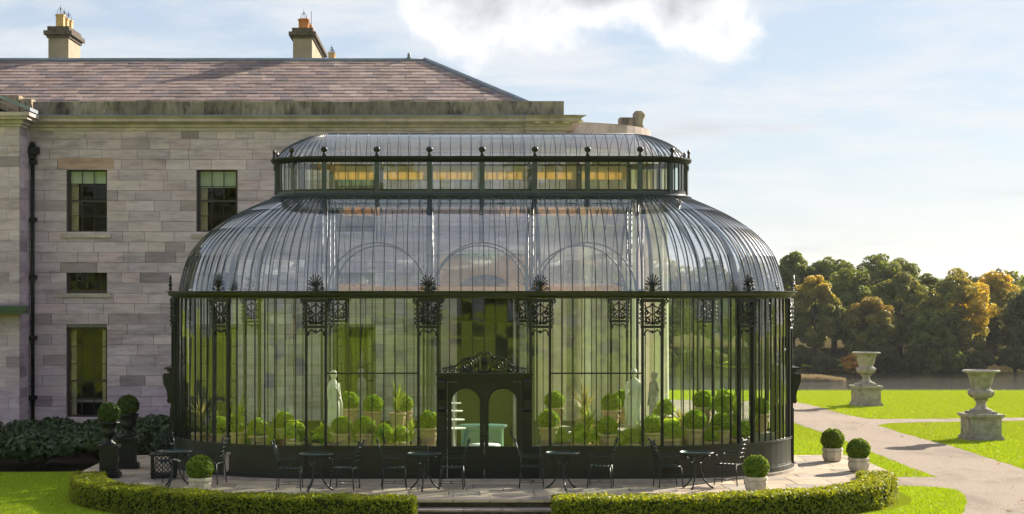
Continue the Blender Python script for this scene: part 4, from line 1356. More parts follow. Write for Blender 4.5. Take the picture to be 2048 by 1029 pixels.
# ---- the lantern
LR = 1.20
W2S, W2C, LB = bays_of(6, CL, LR)
LZ0, LZ1 = 6.14, 6.90
lantern_ring = []
for x, rz, cv in LB:
    if cv: lantern_ring += [(x, rz + R_(-18 + 6 * k)) for k in range(6)]
    else: lantern_ring.append((x - math.cos(rz) * W2S / 2, rz))
def lring(sec):
    m = MB(); rows = []
    for x, a in lantern_ring + [lantern_ring[0]]:
        rows.append([(x + r * math.sin(a), -r * math.cos(a), z) for r, z in sec + [sec[0]]])
    return m.grid(rows, smooth=False)
lring([(LR + .10, LZ0 - .02), (LR + .12, LZ0 + .02), (LR + .03, LZ0 + .07), (LR + .03, LZ0 + .12), (LR - .06, LZ0 + .12), (LR - .06, LZ0 - .03)]).build('lantern_sill', 'iron_roof', cons)
lring([(LR + .03, LZ1), (LR + .10, LZ1 + .06), (LR + .12, LZ1 + .10), (LR + .12, LZ1 + .13), (LR - .06, LZ1 + .13), (LR - .06, LZ1)]).build('lantern_cornice', 'iron', cons)
lring([(LR + .02, LZ0 + .121), (LR + .02, LZ0 + .155), (LR - .04, LZ0 + .155), (LR - .04, LZ0 + .121)]).build('lantern_rail', 'iron', cons)
lpost_me = MB().box(-.055, .055, -.05, .05, LZ0 + .05, LZ1).box(-.04, .04, -.075, -.052, LZ1 - .14, LZ1 - .02).mesh('lantern_post', 'iron_roof')
lbar_mb = MB().box(-.007, .007, -.015, .01, LZ0 + .155, LZ1); lbar_me = lbar_mb.mesh('lantern_bar', 'iron')
fin = MB()
fin.lathe([(.05, 0), (.05, .02), (.025, .04), (.04, .07), (.02, .09)], 8).lathe([(.02, 0), (.055, .012), (.075, .05), (.075, .075), (.055, .11), (.015, .125)], 10, (0, 0, .088), sy=.45)
fin_me = fin.mesh('ball_finial', 'iron')
LROOF = smooth_prof([(1.21, 7.03), (1.15, 7.12), (1.0, 7.27), (.78, 7.41), (.42, 7.56), (.16, 7.615), (0.006, 7.63)], 10)
lrib = rib(LROOF, .014, .012, .016); lrib_me = lrib.mesh('lantern_rib', 'iron_roof')
lroof_mb = {cv: curved_pane(LROOF, (W2C if cv else W2S) / 5, cv, LR, 0, 10, .003) for cv in (False, True)}
lroof_me = {k: v.mesh('lantern_roof_pane', 'glass_dome') for k, v in lroof_mb.items()}
lp_me = {cv: pane_mesh((W2C if cv else W2S) / 5, LZ0 + .155, LZ1, 'glass_lantern', 0) for cv in (False, True)}
rl_bar, rl_rib, rl_pane, rl_roof = MB(), MB(), MB(), MB()
for bi, b in enumerate(LB):
    cv = b[2]
    W = W2C if cv else W2S
    loc, rz = at_surf(b, -W / 2, LR, LR)
    Cput('lantern_post', lpost_me, loc, rz)
    lo2, _ = at_surf(b, -W / 2, LR + .07, LR)
    Cput('ball_finial', fin_me, (lo2[0], lo2[1], LZ1 + .13), rz)
    for k in range(5):
        s = -W / 2 + W * k / 5
        loc, rz = at_surf(b, s, LR, LR)
        fr = front(b)
        if k:
            if fr: Cput('lantern_bar', lbar_me, loc, rz)
            else: rl_bar.join(lbar_mb, loc, rz)
        lf, rz = at_frame(b, s, LR)
        if fr: Cput('lantern_rib', lrib_me, lf, rz)
        else: rl_rib.join(lrib, lf, rz)
        sm = s + W / 10
        loc, rz = at_surf(b, sm, LR, LR)
        if fr: Cput('lantern_pane', lp_me[cv], (loc[0], loc[1], (LZ0 + .155 + LZ1) / 2), rz + random.uniform(-.01, .01))
        else: rl_pane.join(MB().box(-W / 10, W / 10, -.002, .002, LZ0 + .155, LZ1), loc, rz)
        lf, rz = at_frame(b, sm, LR)
        if fr: Cput('lantern_roof_pane', lroof_me[cv], lf, rz)
        else: rl_roof.join(lroof_mb[cv], lf, rz)
rl_bar.build('rear_lantern_bar', 'iron', cons, kind='stuff'); rl_rib.build('rear_lantern_rib', 'iron_roof', cons, kind='stuff')
rl_pane.build('rear_lantern_pane', 'glass_wall', cons, kind='stuff'); rl_roof.build('rear_lantern_roof_pane', 'glass_dome', cons, kind='stuff')
MB().tube([(-CL, 0, 7.635), (CL, 0, 7.635)], .022, 6).build('lantern_ridge', 'iron_roof', cons)
# amber blinds drawn along the inner rear face of the lantern
for k, b in enumerate(LB):
    if b[1] == PI:
        loc, rz = at_surf(b, 0, LR - .08, LR)
        MB().box(-W2S / 2 + .06, W2S / 2 - .06, -.006, .006, LZ1 - .24, LZ1 + .08).build('blind', 'amber', cons, loc, rz)
# inner iron columns and arches that carry the lantern
for sy in (-1, 1):
    y = sy * (LR - .02)
    for k in range(4):
        x = -CL + k * 2 * CL / 3
        m = MB().tube([(x - .05, y, .03), (x - .05, y, LZ0)], .026, 8).tube([(x + .05, y, .03), (x + .05, y, LZ0)], .026, 8)
        m.box(x - .10, x + .10, y - .05, y + .05, .03, .35).box(x - .09, x + .09, y - .04, y + .04, 3.95, 4.05)
        m.build('inner_column', 'iron_roof', cons)
    for k in range(3):
        cx = -CL + (k + .5) * 2 * CL / 3
        a = MB()
        for rr in (1.09,):
            a.tube([(cx + rr * math.cos(PI * q / 28), y, 4.0 + rr * math.sin(PI * q / 28)) for q in range(29)], .022, 6)
        a.tube([(cx, y, 5.09), (cx, y, LZ0)], .018, 6)
        a.build('inner_arch', 'iron_roof', cons)
    MB().box(-CL, CL, y - .04, y + .04, LZ0 - .12, LZ0 - .03).build('lantern_beam', 'iron_roof', cons)
# inner cornice along the rear wall, sunlit look put into its orange
for b in BAYS:
    if b[1] == PI:
        loc, rz = at_frame(b, 0, CR)
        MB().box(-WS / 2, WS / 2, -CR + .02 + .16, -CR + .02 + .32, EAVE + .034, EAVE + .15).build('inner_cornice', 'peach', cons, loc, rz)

# ------------------------------------------------------------------ terrace of flagstones, steps
def sup(a, b, t, cx=.1, cy=1.0, n=2.5):
    c, s = math.cos(t), math.sin(t)
    return (cx + a * math.copysign(abs(c) ** (2 / n), c), cy + b * math.copysign(abs(s) ** (2 / n), s))
TA, TB = 8.25, 4.7
tpoly = [sup(TA, TB, PI + PI * k / 40) for k in range(41)]
tpoly = tpoly + [(9.05, 1.6), (9.1, 5.8), (-8.9, 5.8), (-8.9, 1.6)]
def hull(P):
    P = sorted(set(P))
    def half(Q):
        o = []
        for p in Q:
            while len(o) > 1 and (o[-1][0] - o[-2][0]) * (p[1] - o[-2][1]) - (o[-1][1] - o[-2][1]) * (p[0] - o[-2][0]) <= 0: o.pop()
            o.append(p)
        return o
    a, b = half(P), half(P[::-1])
    return a[:-1] + b[:-1]
tpoly = hull(tpoly)
# the step opening cuts the front straight
STX0, STX1, STY = wx(836, -3.2), wx(1096, -3.2), -3.12
def clip(poly, P):
    out = list(poly)
    n = len(P)
    for i in range(n):
        ax, ay = P[i]; bx, by = P[(i + 1) % n]
        inp, out = out, []
        if not inp: break
        side = lambda p: (bx - ax) * (p[1] - ay) - (by - ay) * (p[0] - ax)
        for j in range(len(inp)):
            p, q = inp[j], inp[(j + 1) % len(inp)]
            sp, sq = side(p), side(q)
            if sp >= 0: out.append(p)
            if sp * sq < 0:
                t = sp / (sp - sq); out.append((p[0] + (q[0] - p[0]) * t, p[1] + (q[1] - p[1]) * t))
    return out
_ts = MB()
for q in ([(-20, -20), (STX0 - .2, -20), (STX0 - .2, 20), (-20, 20)], [(STX1 + .2, -20), (20, -20), (20, 20), (STX1 + .2, 20)], [(STX0 - .2, STY + .05), (STX1 + .2, STY + .05), (STX1 + .2, 20), (STX0 - .2, 20)]):
    _ts.slab(clip(tpoly, q), GZ - .1, -.052)
terrace = _ts.build('terrace', 'mortar', kind='structure')
FLAGS = [(.40, .32, .235), (.35, .295, .235), (.42, .335, .235), (.32, .27, .22), (.38, .29, .215), (.45, .365, .26)]
def in_stadium(x, y, r):
    dx = max(abs(x) - CL, 0)
    return dx * dx + (y - CYC) ** 2 < r * r
y = -3.75
while y < 5.8:
    d = random.uniform(.42, .85)
    x = -9.2 + random.uniform(-.5, 0)
    while x < 9.2:
        w = random.uniform(.6, 1.35)
        g = .008
        q = clip([(x + g, y + g), (x + w - g, y + g), (x + w - g, y + d - g), (x + g, y + d - g)], tpoly)
        if y + d / 2 < STY and STX0 - .4 < x + w / 2 < STX1 + .4:
            q = []
        if len(q) > 2 and not all(in_stadium(px, py, CR - .1) for px, py in q):
            ar = abs(sum(q[i][0] * q[(i + 1) % len(q)][1] - q[(i + 1) % len(q)][0] * q[i][1] for i in range(len(q)))) / 2
            if ar > .02:
                cx_, cy_ = sum(p[0] for p in q) / len(q), sum(p[1] for p in q) / len(q)
                dz = random.uniform(-.004, .002)
                o = MB().slab([(a - cx_, b - cy_) for a, b in q], -.05, dz).build('flagstone', 'flag', terrace, (cx_, cy_, 0))
                k = random.uniform(.85, 1.12)
                o.color = (*[c * k for c in random.choice(FLAGS)], 1)
        x += w
    y += d
for i, (yy, z) in enumerate(((STY, .004), (STY - .42, -.15), (STY - .84, -.30))):
    xs = [STX0 - .2, STX0 + random.uniform(.6, .9), STX0 + random.uniform(1.5, 1.8), STX1 + .2]
    for a, b in zip(xs, xs[1:]):
        o = MB().box(a + .004, b - .004, yy - .05, yy + .40, z - .16, z).build('step', 'flag', terrace)
        k = random.uniform(.9, 1.1)
        o.color = (.25 * k, .195 * k, .175 * k, 1)

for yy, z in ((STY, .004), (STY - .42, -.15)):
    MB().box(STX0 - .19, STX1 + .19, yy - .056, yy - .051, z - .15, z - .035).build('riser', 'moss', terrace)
# ------------------------------------------------------------------ clipped box hedges round the terrace
def hedge(label, t0, t1, ha=8.50):
    """low clipped hedge that follows the terrace edge between two parameters"""
    w, h0, h1 = .68, GZ, .13
    T = np.linspace(t0, t1, 90)
    C = np.array([sup(ha, 4.98, t) for t in T])
    seg = np.linalg.norm(np.diff(C, axis=0), axis=1)
    S = np.concatenate([[0], np.cumsum(seg)])
    Ltot = S[-1]
    def at(s):
        x = np.interp(s, S, C[:, 0]); y = np.interp(s, S, C[:, 1])
        e = .05
        tx = np.interp(np.minimum(s + e, Ltot), S, C[:, 0]) - np.interp(np.maximum(s - e, 0), S, C[:, 0])
        ty = np.interp(np.minimum(s + e, Ltot), S, C[:, 1]) - np.interp(np.maximum(s - e, 0), S, C[:, 1])
        l = np.hypot(tx, ty)
        return x, y, tx / l, ty / l
    P, Nn = [], []
    def emit(n, f):
        s = rng.uniform(0, Ltot, n)
        u, z, nu, nz, ns = f(n)
        x, y, tx, ty = at(s)
        nx_, ny_ = -ty, tx
        bump = .02 * np.sin(s * 3.1) * np.sin(s * 1.3 + 1) + .008 * np.sin(s * 9)
        P.append(np.stack([x + nx_ * u, y + ny_ * u, z + bump * (z > 0)], 1))
        Nn.append(np.stack([nx_ * nu, ny_ * nu, nz], 1))
    area = Ltot
    one = np.ones
    emit(int(area * w * 1500), lambda n: (rng.uniform(-w / 2, w / 2, n), h1 + rng.normal(0, .018, n), one(n) * 0, one(n), 0))
    for s in (-1, 1):
        hh = h1 - h0
        emit(int(area * hh * 1300), lambda n: (s * (w / 2 + rng.normal(0, .018, n)), rng.uniform(h0, h1, n), one(n) * s, one(n) * .15, 0))
    for s, sg in ((0.0, -1), (Ltot, 1)):
        n = int(w * (h1 - h0) * 1700)
        x, y, tx, ty = at(np.full(n, s))
        u = rng.uniform(-w / 2, w / 2, n)
        P.append(np.stack([x - ty * u + tx * sg * rng.normal(.0, .02, n), y + tx * u + ty * sg * rng.normal(.0, .02, n), rng.uniform(h0, h1, n)], 1))
        Nn.append(np.stack([tx * sg, ty * sg, np.zeros(n)], 1))
    P, Nn = np.concatenate(P), np.concatenate(Nn)
    root = thing('box_hedge', label, 'hedge', (float(C[45, 0]), float(C[45, 1]), GZ))
    off = np.array([C[45, 0], C[45, 1], GZ])
    put('foliage', leaves('foliage', P - off, Nn, .036, 'hedge', aspect=1.5, tilt=.75), root)
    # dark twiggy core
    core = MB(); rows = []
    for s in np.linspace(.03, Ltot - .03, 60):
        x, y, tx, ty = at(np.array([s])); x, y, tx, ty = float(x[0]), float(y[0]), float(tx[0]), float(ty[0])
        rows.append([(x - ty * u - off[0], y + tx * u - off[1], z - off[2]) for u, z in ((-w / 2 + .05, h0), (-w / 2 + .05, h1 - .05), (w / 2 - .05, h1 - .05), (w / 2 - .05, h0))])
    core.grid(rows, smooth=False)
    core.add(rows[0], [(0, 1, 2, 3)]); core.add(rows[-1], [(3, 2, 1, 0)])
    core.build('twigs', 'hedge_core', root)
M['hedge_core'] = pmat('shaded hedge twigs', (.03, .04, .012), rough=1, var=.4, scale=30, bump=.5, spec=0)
# parameter where the ellipse meets the steps
def t_for(x, side, ha=8.5):
    lo, hi = (PI, 1.5 * PI) if side < 0 else (1.5 * PI, 2 * PI)
    for _ in range(50):
        m = (lo + hi) / 2
        if sup(ha, 4.98, m)[0] < x: lo = m
        else: hi = m
    return lo
hedge('clipped box hedge curving left of the steps round the terrace', PI + .07, t_for(STX0 - .05, -1))
hedge('clipped box hedge curving right of the steps round the terrace', t_for(STX1 + .08, 1, 8.26), 2 * PI - .02, 8.26)

# ------------------------------------------------------------------ clipped balls, pots
def ball_points(n, r, sq=1.0):
    d = sphere_dirs(n)
    rr = r * (1 + rng.normal(0, .035, n) + .05 * np.sin(d[:, 0] * 7 + 1) * np.sin(d[:, 1] * 6) * np.sin(d[:, 2] * 8))
    P = d * rr[:, None]; P[:, 2] *= sq
    return P, d
def ball_mesh(name, r, mat, n=1500, size=.036):
    P, d = ball_points(n, r, .95)
    P2, d2 = ball_points(n // 2, r * .86, .95)
    return leaves(name, np.concatenate([P, P2]), np.concatenate([d, d2]), size, mat, aspect=1.5, tilt=.8)
def core_mesh(r):
    return MB().lathe([(r * math.sin(PI * k / 8) + .001, -r * math.cos(PI * k / 8)) for k in range(9)], 10).mesh('ball_core', 'hedge_core')
ball25, core25 = ball_mesh('ball', .255, 'box', 1700), core_mesh(.20)
def planter():
    """faceted stone tub with rolled rim"""
    m = MB().lathe([(.17, 0), (.20, .02), (.235, .10), (.24, .20), (.22, .235), (.20, .24)], 8, ang0=PI / 8, smooth=False)
    r = MB().lathe([(.225, .238), (.25, .25), (.25, .30), (.235, .315), (.20, .315), (.20, .27)], 8, ang0=PI / 8, smooth=False)
    return m.mesh('tub', 'planter'), r.mesh('rim', 'planter')
tub_me, rim_me = planter()
soil_me = MB().lathe([(.19, .27), (.19, .285), (.02, .30)], 12).mesh('soil', 'soil')
def box_planter(label, x, y, z=0.0, s=1.0, rz=0.0):
    t = thing('potted_box_ball', label, 'potted plant', (x, y, z), rz, 'clipped box balls in stone tubs on the terrace')
    t.scale = (s, s, s)
    b = put('tub', tub_me, t); put('rim', rim_me, b)
    put('soil', soil_me, t)
    put('ball_core', core25, t, (0, 0, .50))
    put('foliage', ball25, t, (0, 0, .50), rz * 3)
X, Y = gp(400, 987, 0); box_planter('box ball in cream stone tub before the left hedge', X, Y, 0, 1.0, .1)
X, Y = gp(1512, 984, 0); box_planter('box ball in cream stone tub near the right end of tables', X, Y, 0, .97, .5)
X, Y = gp(1665, 923, 0); box_planter('box ball in faceted tub at the back of the right terrace', X, Y, 0, 1.02, 1.2)
X, Y = gp(1717, 943, 0); box_planter('box ball in grey stone tub beside the right hedge end', X, Y, 0, .97, .8)

def black_urn(label, x, y, s=1.0, rz=0.0):
    t = thing('black_urn', label, 'urn', (x, y, 0), rz, 'black urns with box balls by the laurel bed')
    t.scale = (s, s, s)
    p = MB().box(-.25, .25, -.25, .25, 0, .10).box(-.22, .22, -.22, .22, .10, .14).box(-.185, .185, -.185, .185, .14, .66).box(-.235, .235, -.235, .235, .66, .72)
    p.box(-.13, .13, -.19, -.186, .22, .58)
    p.build('pedestal', 'iron', t)
    u = MB().lathe([(.16, .72), (.16, .76), (.09, .80), (.07, .86), (.12, .92), (.19, .98), (.17, 1.04), (.18, 1.16), (.24, 1.20), (.24, 1.23), (.19, 1.23), (.17, 1.15)], 18)
    u.build('vase', 'iron', t)
    put('ball_core', core25, t, (0, 0, 1.42), scale=(.95, .95, .95))
    put('foliage', black_ball, t, (0, 0, 1.42))
black_ball = ball_mesh('ball', .235, 'box_dark', 1600)
X, Y = gp(218, 955, 0); black_urn('nearer black urn with box ball on square pedestal', X, Y, .97, .05)
X, Y = gp(256, 937, 0); black_urn('farther black urn with box ball against the laurel', X, Y, 1.0, .1)

# pierced black planter box
X, Y = gp(328, 955, 0)
t = thing('lattice_planter_box', 'black planter box with diamond lattice sides beside the urns', 'planter', (X, Y, 0), .12)
m = MB()
for sx in (-1, 1):
    for sy in (-1, 1): m.box(*sorted((sx * .22, sx * .27)), *sorted((sy * .22, sy * .27)), 0, .48)
m.box(-.30, .30, -.30, .30, .48, .52).box(-.26, .26, -.26, .26, .02, .09).build('frame', 'iron', t)
m = MB()
for k in range(-6, 7):
    for s in (-1, 1):
        x0, x1 = k * .09 - s * .18, k * .09 + s * .18
        z0, z1 = .09, .48
        a, b = (x0, z0), (x1, z1)
        # clip to the panel
        pts = []
        for f in (0, .25, .5, .75, 1):
            xx = x0 + (x1 - x0) * f
            if -.23 < xx < .23: pts.append((xx, z0 + (z1 - z0) * f))
        if len(pts) > 1:
            m.bar((pts[0][0], -.245, pts[0][1]), (pts[-1][0], -.245, pts[-1][1]), .016)
            m.bar((.245, pts[0][0], pts[0][1]), (.245, pts[-1][0], pts[-1][1]), .016)
            m.bar((-.245, pts[0][0], pts[0][1]), (-.245, pts[-1][0], pts[-1][1]), .016)
m.build('lattice', 'iron', t)

# ------------------------------------------------------------------ iron garden furniture
def make_table():
    t = thing('garden_table', '', 'table', group='round glass garden tables on the terrace')
    MB().lathe([(.345, .715), (.352, .72), (.352, .735), (.345, .74), (.33, .738), (.33, .717)], 32).build('rim', 'furn', t)
    MB().lathe([(.335, .722), (.335, .732)], 32).build('table_top', 'glass_table', t)
    for k in range(3):
        a = R_(90 + 120 * k + 25)
        c, s = math.cos(a), math.sin(a)
        P = [(.33, .015), (.27, .05), (.16, .17), (.095, .32), (.085, .46), (.12, .58), (.20, .655), (.27, .65), (.27, .60), (.235, .60)]
        MB().tube([(r * c, r * s, z) for r, z in P], [.02, .019, .018, .018, .018, .017, .016, .014, .012, .01], 6).lathe([(.012, 0), (.025, .01), (.012, .022)], 8, (.335 * c, .335 * s, 0)).build('leg', 'furn', t)
    MB().tube([(.10 * math.cos(2 * PI * k / 16), .10 * math.sin(2 * PI * k / 16), .52) for k in range(16)], .011, 5, closed=True).tube([(.30 * math.cos(2 * PI * k / 24), .30 * math.sin(2 * PI * k / 24), .70) for k in range(24)], .010, 5, closed=True).build('ring', 'furn', t)
    return t
def make_chair():
    """wrought iron armchair, facing +X"""
    t = thing('garden_chair', '', 'chair', group='wrought iron armchairs on the terrace')
    m = MB()
    m.tube([(-.21, -.22, .43), (.23, -.24, .43), (.23, .24, .43), (-.21, .22, .43)], .011, 5, closed=True)
    for k in range(7):
        y = -.19 + k * .063
        m.tube([(-.21, y, .43), (0, y, .418), (.23, y, .432)], .010, 4)
    for k in range(5):
        x = -.15 + k * .085
        m.tube([(x, -.22, .432), (x, .22, .432)], .008, 4)
    m.build('seat', 'furn', t)
    for sx, sy in ((-1, -1), (-1, 1), (1, -1), (1, 1)):
        x, y = (.225 if sx > 0 else -.20), sy * .225
        MB().tube([(x, y, .43), (x + sx * .02, y + sy * .01, .2), (x + sx * .035, y + sy * .015, .0)], [.012, .011, .012], 5).build('leg', 'furn', t)
    b = MB()
    for sy in (-1, 1):
        b.tube([(-.20, sy * .215, .43), (-.225, sy * .215, .60), (-.27, sy * .21, .80), (-.325, sy * .20, .93)], .012, 5)
        b.lathe([(.004, -.02), (.022, 0), (.022, .02), (.004, .045)], 8, (-.33, sy * .20, .955))
    b.tube([(-.325, -.20, .92), (-.32, -.10, .945), (-.325, 0, .93), (-.32, .10, .945), (-.325, .20, .92)], .011, 5)
    b.tube([(-.225, -.215, .58), (-.225, .215, .58)], .009, 5)
    for k in range(1, 5):
        y = -.215 + k * .086
        b.tube([(-.226, y, .58), (-.27 - .01 * (k % 2), y * .97, .78), (-.322, y * .95, .93)], .009, 4)
    for k in range(3):
        z = .66 + .085 * k
        x = -.235 - .09 * ((z - .6) / .3)
        b.tube([(x, -.21, z), (x - .01, 0, z + .02), (x, .21, z)], .008, 4)
    b.build('backrest', 'furn', t)
    for sy in (-1, 1):
        MB().tube([(-.245, sy * .22, .66), (-.12, sy * .235, .635), (.06, sy * .245, .635), (.21, sy * .245, .66), (.245, sy * .245, .64), (.235, sy * .24, .61), (.215, sy * .24, .62)], .012, 5).tube([(.225, sy * .235, .43), (.20, sy * .24, .55), (.21, sy * .245, .65)], .010, 5).build('arm', 'furn', t)
    s = MB().tube([(.24, -.23, .12), (-.215, -.23, .12)], .007, 4).tube([(.24, .23, .12), (-.215, .23, .12)], .007, 4)
    s.tube([(.02, -.23, .12), (.06, -.1, .12), (0, 0, .12), (.06, .1, .12), (.02, .23, .12)], .007, 4)
    s.build('stretcher', 'furn', t)
    return t
tables = [(350, 974, 'glass topped garden table at the dim left end of the terrace', .3),
          (632, 981, 'glass topped garden table at the left of the front row', .15),
          (848, 980, 'glass topped garden table just left of the door', .5),
          (1125, 978, 'glass topped garden table just right of the door', .75),
          (1393, 977, 'glass topped garden table at the right of the front row', .2)]
T0 = make_table()
for i, (px, py, lab, rz) in enumerate(tables):
    X, Y = gp(px, py, 0)
    if i == 0:
        T0.location = (X, Y, 0); T0.rotation_euler.z = rz; T0['label'] = lab
    else: clone(T0, lab, (X, Y, 0), rz)
chairs = [(578, 979, 'iron chair left of the leftmost front row table', .12), (691, 978, 'iron chair right of the leftmost front row table', 180 - 12),
          (787, 977, 'iron chair left of the table just left of the door', 4), (905, 977, 'iron chair before the left door leaf', 176),
          (1062, 975, 'iron chair before the right door jamb', -2), (1202, 974, 'iron chair right of the table just right of the door', 170),
          (1335, 974, 'iron chair left of the rightmost front row table', 8), (1460, 970, 'iron chair right of the rightmost front row table', 152),
          (338, 962, 'iron chair behind the dim left end table', -60), (423, 967, 'iron chair beside the box ball in the cream left tub', 165)]
C0 = make_chair()
for i, (px, py, lab, a) in enumerate(chairs):
    X, Y = gp(px, py, 0)
    if i == 0:
        C0.location = (X, Y, 0); C0.rotation_euler.z = R_(a); C0['label'] = lab
    else: clone(C0, lab, (X, Y, 0), R_(a))

# ------------------------------------------------------------------ stone urns on the far lawn
def stone_urn(label, px, py, s, rz):
    X, Y = gp(px, py)
    t = thing('stone_urn', label, 'urn', (X, Y, GZ), rz, 'stone urns on pedestals on the lawn')
    t.scale = (s, s, s)
    m = MB().box(-.52, .52, -.52, .52, -.05, .10).box(-.48, .48, -.48, .48, .10, .14)
    m.box(-.455, .455, -.455, .455, .14, .64).box(-.49, .49, -.49, .49, .64, .69).box(-.53, .53, -.53, .53, .69, .76)
    for a in range(4):
        f = MB()
        for (x0, x1, z0, z1) in ((-.34, .34, .20, .23), (-.34, .34, .57, .60), (-.34, -.31, .23, .57), (.31, .34, .23, .57)): f.box(x0, x1, -.47, -.456, z0, z1)
        m.join(f, rz=a * PI / 2)
    m.build('pedestal', 'urn', t)
    v = MB().box(-.36, .36, -.36, .36, .76, .83)
    v.lathe([(.33, .83), (.33, .87), (.22, .91), (.16, .97), (.14, 1.06), (.15, 1.12), (.21, 1.15), (.21, 1.18), (.16, 1.20)], 24)
    v.build('foot', 'urn', t)
    n = 48
    rows = []
    prof = [(.16, 1.20), (.27, 1.225), (.35, 1.29), (.375, 1.36), (.37, 1.42), (.33, 1.45), (.28, 1.47), (.275, 1.52), (.29, 1.66), (.33, 1.80), (.40, 1.93), (.46, 1.975), (.53, 1.985), (.545, 2.01), (.53, 2.04), (.46, 2.045), (.42, 2.0), (.36, 1.85), (.3, 1.6)]
    for i, (r, z) in enumerate(prof):
        fl = .045 if 1 <= i <= 4 else (.028 if 7 <= i <= 10 else 0)
        rows.append([(r * (1 + fl * math.cos(2 * PI * k / n * 12)) * math.cos(2 * PI * k / n), r * (1 + fl * math.cos(2 * PI * k / n * 12)) * math.sin(2 * PI * k / n), z) for k in range(n)])
    b = MB().grid(rows, closed=True)
    b.build('bowl', 'urn', t)
stone_urn('farther stone urn on a pedestal beside the lake lawn', 1732, 811, 1.0, .02)
stone_urn('nearer stone urn on a pedestal between the drive forks', 1962, 879, 1.0, .03)

# ------------------------------------------------------------------ laurel bed and area railing at the left
def shrub(label, x, y, rx, ry, h, seed):
    t = thing('laurel_shrub', label, 'shrub', (x, y, GZ), 0, 'laurels in the bed under the house wall')
    P, D = [], []
    for q in range(14):
        cx, cy, cz = random.uniform(-rx, rx) * .7, random.uniform(-ry, ry) * .7, random.uniform(.3, .8) * h
        d = sphere_dirs(260); d[:, 2] = np.abs(d[:, 2]) * 1.0 - .25
        P.append(np.array([cx, cy, cz]) + d * np.array([rx * .45, ry * .45, h * .34]) * rng.uniform(.75, 1.05, (260, 1))); D.append(d)
    P, D = np.concatenate(P), np.concatenate(D)
    P[:, 2] = np.maximum(P[:, 2], .03)
    put('foliage', leaves('foliage', P, D + np.array([0, 0, .4]), .075, 'laurel', aspect=2.3, tilt=.55), t)
    m = MB()
    for q in range(5):
        a = q * 1.3
        m.tube([(0, 0, 0), (rx * .3 * math.cos(a), ry * .3 * math.sin(a), h * .35), (rx * .5 * math.cos(a), ry * .5 * math.sin(a), h * .75)], [.04, .03, .015], 5)
    m.build('stem', 'bark', t)
SH = [(-14.3, 6.3, 'laurel at the far left edge of the bed'), (-12.6, 6.1, 'laurel second from the left along the lawn'), (-10.9, 6.2, 'laurel on the lawn side just left of the black urns'), (-9.3, 6.6, 'laurel right behind the black urns'),
      (-13.6, 9.2, 'laurel under the railing near the wall'), (-11.6, 9.6, 'laurel under the tall ground floor window'), (-9.6, 9.4, 'laurel between the window and the conservatory'), (-7.9, 8.4, 'laurel nearest the conservatory glass')]
for i, (x, y, lab) in enumerate(SH):
    shrub(lab, x, y, 1.15, 1.25, random.uniform(.78, .95) + (.12 if y > 8 else 0), i)
sheet('bed_soil', [[(-17, 4.9), (-8.9, 5.3), (-7.2, 6.5), (-6.4, 12), (-6.4, 14.9), (-17, 14.9)]], GZ + .010, 'soil')
rl = thing('area_railing', 'black iron area railing by the left pavilion', 'railing', (-13.6, 8.6, GZ))
zt = 1.28
MB().bar((-2.5, 0, zt - .18), (.25, 0, zt + .02), .05, .03).bar((-2.5, 0, .14), (.25, 0, .14), .04, .03).build('rail', 'iron', rl)
bar_me = MB().tube([(0, 0, 0), (0, 0, 1.0)], .011, 5).mesh('baluster', 'iron')
for k in range(24):
    x = -2.4 + k * .11
    put('baluster', bar_me, rl, (x, 0, 0), scale=(1, 1, zt - .1 + .073 * (x + 2)))
